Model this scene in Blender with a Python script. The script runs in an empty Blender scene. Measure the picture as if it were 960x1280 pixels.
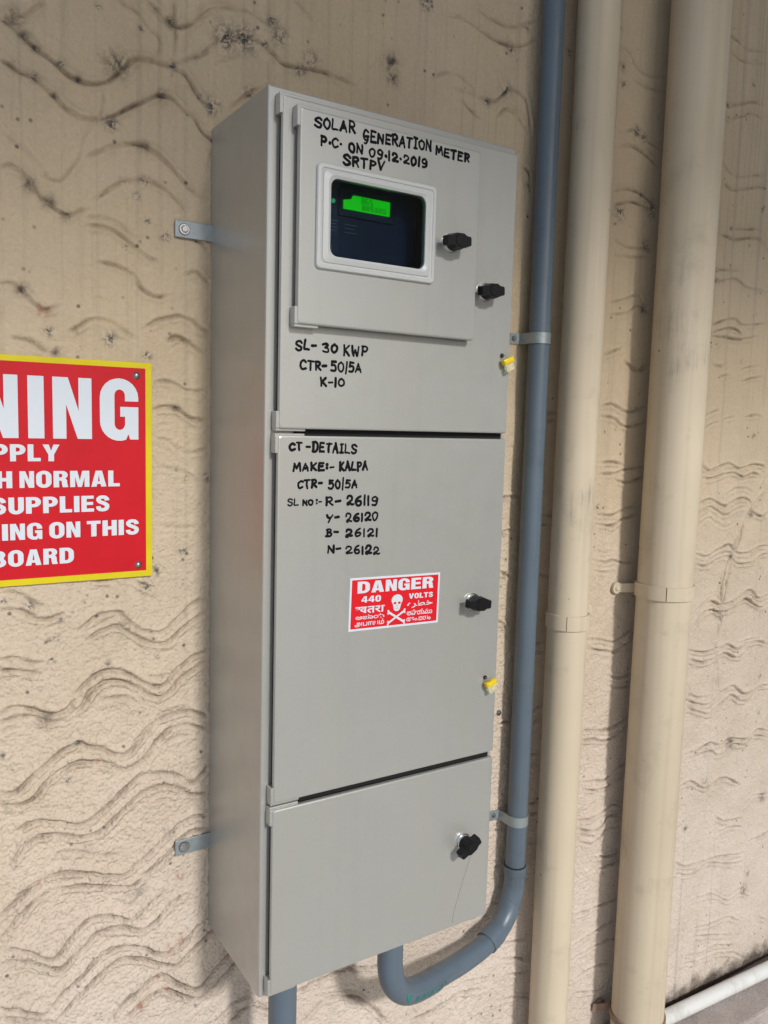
import bpy, bmesh, math, random
import numpy as np
from mathutils import Vector, Matrix, Euler
random.seed(7); np.random.seed(7)
R = math.radians
C = bpy.context.scene.collection
sc = bpy.context.scene

# ------------------------------------------------------------------ camera
cam = bpy.data.cameras.new('camera'); camo = bpy.data.objects.new('camera', cam); C.objects.link(camo)
rx = Vector((0.84561944, -0.53313026, 0.02645561)); ux = Vector((0.03440068, 0.10388942, 0.99399375)); fx = Vector((0.5326766, 0.83963035, -0.10619096))
camo.matrix_world = Matrix(((rx.x, ux.x, -fx.x, -0.42303), (rx.y, ux.y, -fx.y, -1.13913), (rx.z, ux.z, -fx.z, 0.7705), (0, 0, 0, 1)))
cam.sensor_fit = 'VERTICAL'; cam.sensor_height = 36; cam.sensor_width = 27; cam.lens = 36 * 1028.96 / 1280
cam.clip_start = 0.02; cam.clip_end = 900
sc.camera = camo

# ------------------------------------------------------------------ sky, sun, exposure
SUN_EL, SUN_AZ = R(31), R(5)          # azimuth measured from straight out of the wall (-Y) towards +X
w = bpy.data.worlds.new('World'); sc.world = w; w.use_nodes = True
nt = w.node_tree; nt.nodes.clear()
sky = nt.nodes.new('ShaderNodeTexSky'); sky.sky_type = 'NISHITA'; sky.sun_disc = False
sky.sun_elevation = SUN_EL; sky.sun_rotation = math.pi - SUN_AZ
sky.air_density = 1.0; sky.dust_density = 1.2; sky.ozone_density = 1.0
bg = nt.nodes.new('ShaderNodeBackground'); bg.inputs['Strength'].default_value = 0.115
wo = nt.nodes.new('ShaderNodeOutputWorld')
nt.links.new(sky.outputs[0], bg.inputs[0]); nt.links.new(bg.outputs[0], wo.inputs[0])
sl = bpy.data.lights.new('sun', 'SUN'); sl.energy = 2.4; sl.angle = R(6); sl.color = (1.0, 0.985, 0.96)
so = bpy.data.objects.new('sun', sl); C.objects.link(so)
sd = Vector((math.sin(SUN_AZ) * math.cos(SUN_EL), -math.cos(SUN_AZ) * math.cos(SUN_EL), math.sin(SUN_EL)))
so.rotation_euler = sd.to_track_quat('Z', 'Y').to_euler()
sc.view_settings.view_transform = 'Standard'; sc.view_settings.look = 'None'; sc.view_settings.gamma = 1
sc.view_settings.exposure = 0.17
sc.cycles.use_denoising = True
sc.cycles.max_bounces = 8; sc.cycles.diffuse_bounces = 5; sc.cycles.glossy_bounces = 4; sc.cycles.transmission_bounces = 6
sc.cycles.sample_clamp_indirect = 8

# ------------------------------------------------------------------ helpers
def tag(o, label=None, cat=None, group=None, kind=None):
    if label: o['label'] = label
    if cat: o['category'] = cat
    if group: o['group'] = group
    if kind: o['kind'] = kind
    return o
def empty(name, loc, label, cat, group=None):
    o = bpy.data.objects.new(name, None); o.empty_display_size = 0.05; o.location = loc; C.objects.link(o)
    return tag(o, label, cat, group)
def link(name, me, m, parent=None, smooth=False):
    me.materials.clear()
    for k in (m if isinstance(m, (list, tuple)) else [m]): me.materials.append(k)
    if smooth:
        me.polygons.foreach_set('use_smooth', [True] * len(me.polygons))
    o = bpy.data.objects.new(name, me); C.objects.link(o)
    if parent is not None:
        o.parent = parent
        r = parent
        off = Vector(r.location)
        while r.parent: r = r.parent; off += Vector(r.location)
        o.location = -off
        # keep the mesh in world coordinates but put the object's origin on the geometry
    if len(me.vertices):
        co = np.empty(len(me.vertices) * 3, np.float32); me.vertices.foreach_get('co', co); co = co.reshape(-1, 3)
        c = (co.min(0) + co.max(0)) / 2
        co -= c; me.vertices.foreach_set('co', co.ravel()); me.update()
        o.location = Vector(o.location) + Vector([float(v) for v in c])
    return o
def obj(name, bm, m, parent=None, smooth=False, auto=None):
    bmesh.ops.recalc_face_normals(bm, faces=bm.faces)
    me = bpy.data.meshes.new(name); bm.to_mesh(me); bm.free()
    o = link(name, me, m, parent, smooth or auto is not None)
    if auto is not None: me.set_sharp_from_angle(angle=R(auto))
    return o
def box(bm, x0, x1, y0, y1, z0, z1, bev=0.0, seg=2):
    r = bmesh.ops.create_cube(bm, size=1, matrix=Matrix.Translation(((x0+x1)/2, (y0+y1)/2, (z0+z1)/2)) @ Matrix.Diagonal((x1-x0, y1-y0, z1-z0, 1)))
    if bev:
        es = list({e for v in r['verts'] for e in v.link_edges})
        bmesh.ops.bevel(bm, geom=es, offset=bev, segments=seg, profile=0.5, affect='EDGES')
def rloop(x0, x1, z0, z1, r, n=4):
    r = max(r, 1e-5); out = []
    for cx, cz, a0 in ((x1-r, z1-r, 0), (x0+r, z1-r, 90), (x0+r, z0+r, 180), (x1-r, z0+r, 270)):
        for k in range(n+1):
            a = R(a0 + 90*k/n); out.append((cx + r*math.cos(a), cz + r*math.sin(a)))
    return out
def loft(bm, loops, cap0=True, cap1=True, n=4):
    """loops: (x0,x1,z0,z1,r,y); consecutive rounded rectangles are bridged"""
    prev = None; first = None
    for (x0, x1, z0, z1, r, y) in loops:
        vs = [bm.verts.new((x, y, z)) for x, z in rloop(x0, x1, z0, z1, r, n)]
        if prev:
            for i in range(len(vs)):
                j = (i+1) % len(vs); bm.faces.new((prev[i], prev[j], vs[j], vs[i]))
        else: first = vs
        prev = vs
    if cap0: bm.faces.new(first[::-1])
    if cap1: bm.faces.new(prev)
def tube(bm, pts, rad, n=24, cap=True, scale_y=1):
    pts = [Vector(p) for p in pts]; rads = rad if isinstance(rad, (list, tuple)) else [rad]*len(pts)
    t = (pts[1]-pts[0]).normalized(); up = Vector((0, 1, 0)) if abs(t.y) < .9 else Vector((1, 0, 0))
    nrm = (up - t*up.dot(t)).normalized(); prev = None; rings = []
    for i, p in enumerate(pts):
        if i == 0: t2 = (pts[1]-pts[0]).normalized()
        elif i == len(pts)-1: t2 = (pts[-1]-pts[-2]).normalized()
        else: t2 = ((pts[i+1]-p).normalized() + (p-pts[i-1]).normalized()).normalized()
        nrm = (nrm - t2*nrm.dot(t2)).normalized(); b = t2.cross(nrm)
        ring = [bm.verts.new(p + (nrm*math.cos(2*math.pi*k/n) + b*math.sin(2*math.pi*k/n))*rads[i]) for k in range(n)]
        if prev:
            for k in range(n): bm.faces.new((prev[k], prev[(k+1)%n], ring[(k+1)%n], ring[k]))
        prev = ring; rings.append(ring)
    if cap: bm.faces.new(rings[0][::-1]); bm.faces.new(rings[-1])
def smooth_path(pts, sub=8):
    P = [Vector(p) for p in pts]; P = [P[0]*2-P[1]] + P + [P[-1]*2-P[-2]]; out = []
    for i in range(1, len(P)-2):
        a, b, c, d = P[i-1:i+3]
        for k in range(sub):
            t = k/sub
            out.append(0.5*((2*b) + (c-a)*t + (2*a-5*b+4*c-d)*t*t + (3*b-a-3*c+d)*t**3))
    out.append(P[-2]); return out
def disc(bm, c, axis, r, h, n=20, r2=None):
    """cylinder whose base centre is c and which rises h along axis"""
    q = Vector(axis).to_track_quat('Z', 'Y').to_matrix().to_4x4()
    bmesh.ops.create_cone(bm, cap_ends=True, segments=n, radius1=r, radius2=r if r2 is None else r2, depth=h, matrix=Matrix.Translation(Vector(c) + Vector(axis)*h/2) @ q)

# ------------------------------------------------------------------ materials
class N:
    def __init__(s, name, rough=0.5, metal=0.0, col=(.5, .5, .5), spec=0.5):
        s.m = bpy.data.materials.new(name); s.m.use_nodes = True; s.t = s.m.node_tree
        s.b = s.t.nodes['Principled BSDF']; s.b.inputs['Base Color'].default_value = (*col, 1)
        s.b.inputs['Roughness'].default_value = rough; s.b.inputs['Metallic'].default_value = metal
        s.b.inputs['Specular IOR Level'].default_value = spec
        s.tc = None
    def n(s, k, **kw):
        x = s.t.nodes.new(k)
        for a, v in kw.items(): setattr(x, a, v)
        return x
    def l(s, a, b): s.t.links.new(a, b)
    def geo(s):                                     # world position, so copies do not repeat
        if not s.tc: s.tc = s.n('ShaderNodeNewGeometry')
        return s.tc.outputs['Position']
    def mapv(s, scale):
        x = s.n('ShaderNodeMapping'); x.inputs['Scale'].default_value = scale; s.l(s.geo(), x.inputs[0]); return x.outputs[0]
    def noise(s, scale, detail=4, rough=.55, vec=None, dist=0):
        x = s.n('ShaderNodeTexNoise'); x.inputs['Scale'].default_value = scale; x.inputs['Detail'].default_value = detail
        x.inputs['Roughness'].default_value = rough; x.inputs['Distortion'].default_value = dist
        s.l(vec if vec is not None else s.geo(), x.inputs['Vector']); return x.outputs['Fac']
    def ramp(s, f, a, b, va=0.0, vb=1.0):
        x = s.n('ShaderNodeMapRange'); x.inputs[1].default_value = a; x.inputs[2].default_value = b; x.inputs[3].default_value = va; x.inputs[4].default_value = vb
        s.l(f, x.inputs[0]); return x.outputs[0]
    def mix(s, f, a, b, mode='MIX'):
        x = s.n('ShaderNodeMix', data_type='RGBA', blend_type=mode)
        for i, v in ((0, f), (6, a), (7, b)):
            if isinstance(v, (int, float)): x.inputs[i].default_value = v
            elif isinstance(v, tuple): x.inputs[i].default_value = (*v, 1)
            else: s.l(v, x.inputs[i])
        return x.outputs[2]
    def math(s, op, a, b=0.0, clamp=False):
        x = s.n('ShaderNodeMath', operation=op, use_clamp=clamp)
        for i, v in ((0, a), (1, b)):
            if isinstance(v, (int, float)): x.inputs[i].default_value = v
            else: s.l(v, x.inputs[i])
        return x.outputs[0]
    def attr(s, name): return s.n('ShaderNodeAttribute', attribute_name=name).outputs['Fac']
    def bump(s, h, strength, dist, prev=None):
        x = s.n('ShaderNodeBump'); x.inputs['Strength'].default_value = strength; x.inputs['Distance'].default_value = dist
        s.l(h, x.inputs['Height'])
        if prev is not None: s.l(prev, x.inputs['Normal'])
        return x.outputs[0]
    def col(s, c): s.l(c, s.b.inputs['Base Color']); return s
    def nor(s, v): s.l(v, s.b.inputs['Normal']); return s
    def rgh(s, v): s.l(v, s.b.inputs['Roughness']); return s
    def sepz(s):
        x = s.n('ShaderNodeSeparateXYZ'); s.l(s.geo(), x.inputs[0]); return x.outputs

def m_wall():
    s = N('painted_plaster', .75, spec=.3)
    X, Y, Z = s.sepz()
    g = s.attr('groove'); soot = s.attr('soot'); blue = s.attr('blue'); rust = s.attr('rust'); rag = s.attr('rough')
    big = s.noise(1.7, 3); med = s.noise(9, 5, .6); fine = s.noise(160, 4, .7)
    base = s.mix(s.ramp(big, .35, .65), (.500, .395, .262), (.490, .402, .296))
    base = s.mix(s.ramp(Z, -.25, .75, 1, 0), base, (.595, .512, .445))
    base = s.mix(s.math('MULTIPLY', s.ramp(med, .4, .75), .35), base, (.36, .285, .20))
    base = s.mix(s.math('MULTIPLY', s.ramp(fine, .45, .75), .25), base, (.62, .53, .42))
    # rain streaks: noise stretched along z, strongest high on the wall
    st = s.noise(1.0, 4, .6, s.mapv((75, 75, .9)))
    stf = s.math('MULTIPLY', s.ramp(st, .52, .74), s.ramp(Z, .2, 1.1, .08, .42))
    base = s.mix(stf, base, (.25, .205, .145))
    gr = s.noise(1.0, 3, .6, s.mapv((46, 46, .5)))
    grf = s.math('MULTIPLY', s.ramp(gr, .62, .72), s.ramp(X, .7, 1.1, .0, .45))
    base = s.mix(grf, base, (.27, .265, .27))
    # dirt in the grooves, broken up
    br = s.math('MULTIPLY', s.ramp(s.noise(34, 5, .7), .36, .62, .10, 1), s.math('MAXIMUM', s.ramp(s.noise(11, 3, .6), .42, .60, .22, 1), s.ramp(rag, .4, .9)))
    gd = s.math('MULTIPLY', g, br, True)
    base = s.mix(s.math('MULTIPLY', gd, s.ramp(rag, .25, .9, .92, .82)), base, s.mix(s.ramp(rag, .3, .95), (.07, .048, .033), (.125, .085, .058)))
    # small dark specks
    v = s.n('ShaderNodeTexVoronoi', feature='F1'); v.inputs['Scale'].default_value = 42; s.l(s.geo(), v.inputs['Vector'])
    sp = s.math('MULTIPLY', s.ramp(v.outputs['Distance'], .06, .15, 1, 0), s.ramp(s.noise(13, 2), .47, .56))
    base = s.mix(s.math('MULTIPLY', sp, .8), base, (.06, .055, .05))
    mott = s.ramp(s.noise(70, 6, .8, dist=.6), .40, .56)
    base = s.mix(s.math('MULTIPLY', s.math('MULTIPLY', soot, mott), .95), base, (.045, .038, .032))
    base = s.mix(s.math('MULTIPLY', s.math('MULTIPLY', blue, s.ramp(s.noise(110, 5, .75, dist=.8), .46, .54)), .95), base, (.028, .038, .052))
    base = s.mix(s.math('MULTIPLY', s.math('MULTIPLY', rust, s.ramp(s.noise(120, 3, .6), .42, .55)), .75), base, (.30, .115, .065))
    # grime where the wall meets the ledge
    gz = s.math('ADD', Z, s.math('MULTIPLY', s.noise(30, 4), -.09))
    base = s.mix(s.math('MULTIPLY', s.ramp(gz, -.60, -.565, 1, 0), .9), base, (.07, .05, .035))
    s.col(base)
    n1 = s.bump(s.noise(330, 3, .7), .6, .0013)
    n2 = s.bump(s.noise(95, 5, .7), .6, .003, n1)
    rg = s.n('ShaderNodeTexVoronoi', feature='SMOOTH_F1'); rg.inputs['Scale'].default_value = 230; s.l(s.geo(), rg.inputs['Vector'])
    n3 = s.bump(s.math('MULTIPLY', rg.outputs['Distance'], rag), .8, -.004, n2)
    s.nor(n3)
    return s.m
def m_powder(name, col, sc_=(520,), rough=.42, dirt=.25):
    s = N(name, rough, col=col, spec=.6); s.b.inputs['Coat Weight'].default_value = 1; s.b.inputs['Coat Roughness'].default_value = .34; s.b.inputs['Coat IOR'].default_value = 2.1
    big = s.noise(5, 4)
    c = s.mix(s.math('MULTIPLY', s.ramp(big, .35, .75), .22), col, tuple(x*.82 for x in col))
    c = s.mix(s.math('MULTIPLY', s.ramp(s.noise(60, 5, .7), .62, .78), dirt), c, (.28, .26, .22))
    dr = s.noise(1.0, 4, .6, s.mapv((60, 60, 1.5)))
    c = s.mix(s.math('MULTIPLY', s.ramp(dr, .56, .75), .22), c, tuple(x*.72 for x in col))
    c = s.mix(s.math('MULTIPLY', s.ramp(s.noise(420, 3, .8), .5, .75), .22), c, tuple(min(1, x*1.45) for x in col))
    c = s.mix(s.math('MULTIPLY', s.ramp(s.noise(1.0, 4, .7, s.mapv((9, 9, 2.2))), .5, .8), .3), c, (.30, .27, .22))
    s.col(c); s.nor(s.bump(s.noise(5, 2, .5), .5, .006, s.bump(s.noise(520, 2, .6), .38, .0008))); s.rgh(s.ramp(s.noise(35, 3), .3, .7, rough-.06, rough+.1))
    return s.m
def m_pvc(name, col, dirty, rough=.35, scr=.6):
    s = N(name, rough, col=col, spec=.45)
    c = s.mix(s.math('MULTIPLY', s.ramp(s.noise(3.2, 3), .35, .7), .35), col, dirty)
    a = s.noise(1.0, 5, .7, s.mapv((170, 170, 9)))
    b = s.ramp(s.noise(5.5, 4, .6), .56, .72)
    c = s.mix(s.math('MULTIPLY', s.math('MULTIPLY', s.ramp(a, .50, .60), b), scr), c, (.16, .15, .14))
    c = s.mix(s.math('MULTIPLY', s.ramp(s.noise(1.0, 3, .6, s.mapv((40, 40, .8))), .50, .72), .55), c, dirty)
    c = s.mix(s.math('MULTIPLY', s.ramp(s.noise(11, 5, .7), .55, .75), .35), c, tuple(x*.6 for x in dirty))
    v = s.n('ShaderNodeTexVoronoi'); v.inputs['Scale'].default_value = 26; s.l(s.geo(), v.inputs['Vector'])
    c = s.mix(s.math('MULTIPLY', s.ramp(v.outputs['Distance'], .03, .07, 1, 0), s.ramp(s.noise(8, 2), .5, .58)), c, (.10, .06, .04))
    s.col(c); s.nor(s.bump(s.noise(90, 4, .6), .10, .001)); s.rgh(s.ramp(s.noise(14, 4), .3, .7, rough-.08, rough+.18))
    return s.m
def m_simple(name, col, rough=.5, metal=0.0, nz=.15, scale=60, bump=.08, spec=.5):
    s = N(name, rough, metal, col, spec)
    s.col(s.mix(s.math('MULTIPLY', s.ramp(s.noise(scale, 4, .65), .4, .75), nz), col, tuple(x*.45 for x in col)))
    s.nor(s.bump(s.noise(scale*4, 3), bump, .0006))
    return s.m
def m_emit(name, col, strength):
    s = N(name, .4, col=(.01, .02, .01)); s.b.inputs['Emission Color'].default_value = (*col, 1); s.b.inputs['Emission Strength'].default_value = strength
    return s.m
def m_ground(name, a, b, sc1):
    s = N(name, .9, spec=.2)
    c = s.mix(s.ramp(s.noise(sc1, 5, .65), .35, .65), a, b)
    c = s.mix(s.math('MULTIPLY', s.ramp(s.noise(sc1*20, 3), .5, .7), .5), c, tuple(x*.5 for x in a))
    s.col(c); s.nor(s.bump(s.noise(sc1*22, 4, .7), .7, .01)); return s.m
M = dict(
    wall=m_wall(),
    cab=m_powder('grey_powder_coat', (.278, .280, .258)),
    bezel=m_simple('white_plastic_bezel', (.46, .47, .46), .4, nz=.06),
    black=m_simple('black_rubber', (.006, .006, .006), .9),
    knob=m_simple('black_plastic', (.008, .008, .009), .45, nz=.1, spec=.2),
    chrome=m_simple('zinc_plated_steel', (.72, .72, .72), .22, 1.0, nz=.15, scale=120),
    galv=m_simple('galvanised_steel', (.30, .34, .355), .45, .45, nz=.35, scale=90),
    screw=m_simple('screw_steel', (.35, .34, .32), .35, .9, nz=.4, scale=200),
    ink=m_simple('black_marker_ink', (.006, .006, .008), .7, nz=0.0, spec=.1),
    conduit=m_pvc('blue_grey_pvc', (.10, .135, .172), (.075, .098, .122), .33, .6),
    cream=m_pvc('cream_painted_pvc', (.57, .487, .362), (.42, .345, .25), .5, .5),
    white=m_pvc('white_pvc', (.70, .71, .70), (.50, .49, .46), .35, .3),
    red=m_simple('red_sign_print', (.50, .007, .016), .4, nz=.22, scale=14, bump=.02, spec=.2),
    yellow=m_simple('yellow_sign_print', (.60, .50, .012), .4, nz=.25, scale=12, bump=.02, spec=.2),
    signw=m_simple('white_sign_print', (.56, .61, .66), .4, nz=.03, scale=10, bump=.02, spec=.25),
    dred=m_simple('red_sticker_print', (.60, .010, .018), .4, nz=.05, scale=20, bump=.02, spec=.25),
    sealy=m_simple('yellow_seal_plastic', (.72, .52, .01), .3, nz=.1),
    meter=m_simple('navy_meter_plastic', (.022, .045, .10), .3, nz=.5, scale=14),
    mprint=m_simple('pale_meter_print', (.22, .28, .36), .5),
    lcd=m_emit('green_backlit_display', (.01, 1.0, .01), .85),
    lcdd=m_simple('dark_display_segment', (.001, .012, .001), .6, spec=.1),
    led=m_emit('green_led', (.05, 1.0, .35), .5),
    green=m_simple('green_pipe_print', (.005, .20, .16), .5),
    rusty=m_simple('brown_stained_band', (.30, .205, .15), .8, nz=.6, scale=70, bump=.3),
    ledge=m_ground('rough_concrete', (.56, .49, .46), (.42, .36, .33), 12),
    ground=m_ground('pale_concrete_yard', (.68, .67, .65), (.60, .59, .575), 1.2),
    added_shade=m_ground('added_shade_concrete', (.40, .37, .32), (.34, .31, .27), 2.0),  # for the unseen slab and block added to shape the light
    scratch=m_simple('scratch', (.13, .12, .11), .6),
)
def m_glass():
    s = N('window_glass', .05); t = s.t; out = t.nodes['Material Output']
    tr = s.n('ShaderNodeBsdfTransparent'); tr.inputs[0].default_value = (.62, .68, .72, 1)
    gl = s.n('ShaderNodeBsdfGlossy'); gl.inputs['Roughness'].default_value = .03
    fr = s.n('ShaderNodeFresnel'); fr.inputs[0].default_value = 1.5
    mx = s.n('ShaderNodeMixShader'); s.l(fr.outputs[0], mx.inputs[0]); s.l(tr.outputs[0], mx.inputs[1]); s.l(gl.outputs[0], mx.inputs[2])
    s.l(mx.outputs[0], out.inputs['Surface']); return s.m
M['glass'] = m_glass()
def m_clear():
    s = N('clear_seal_plastic', .15, col=(.85, .82, .6)); s.b.inputs['Transmission Weight'].default_value = .6; s.b.inputs['IOR'].default_value = 1.3; return s.m
M['clear'] = m_clear()

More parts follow.
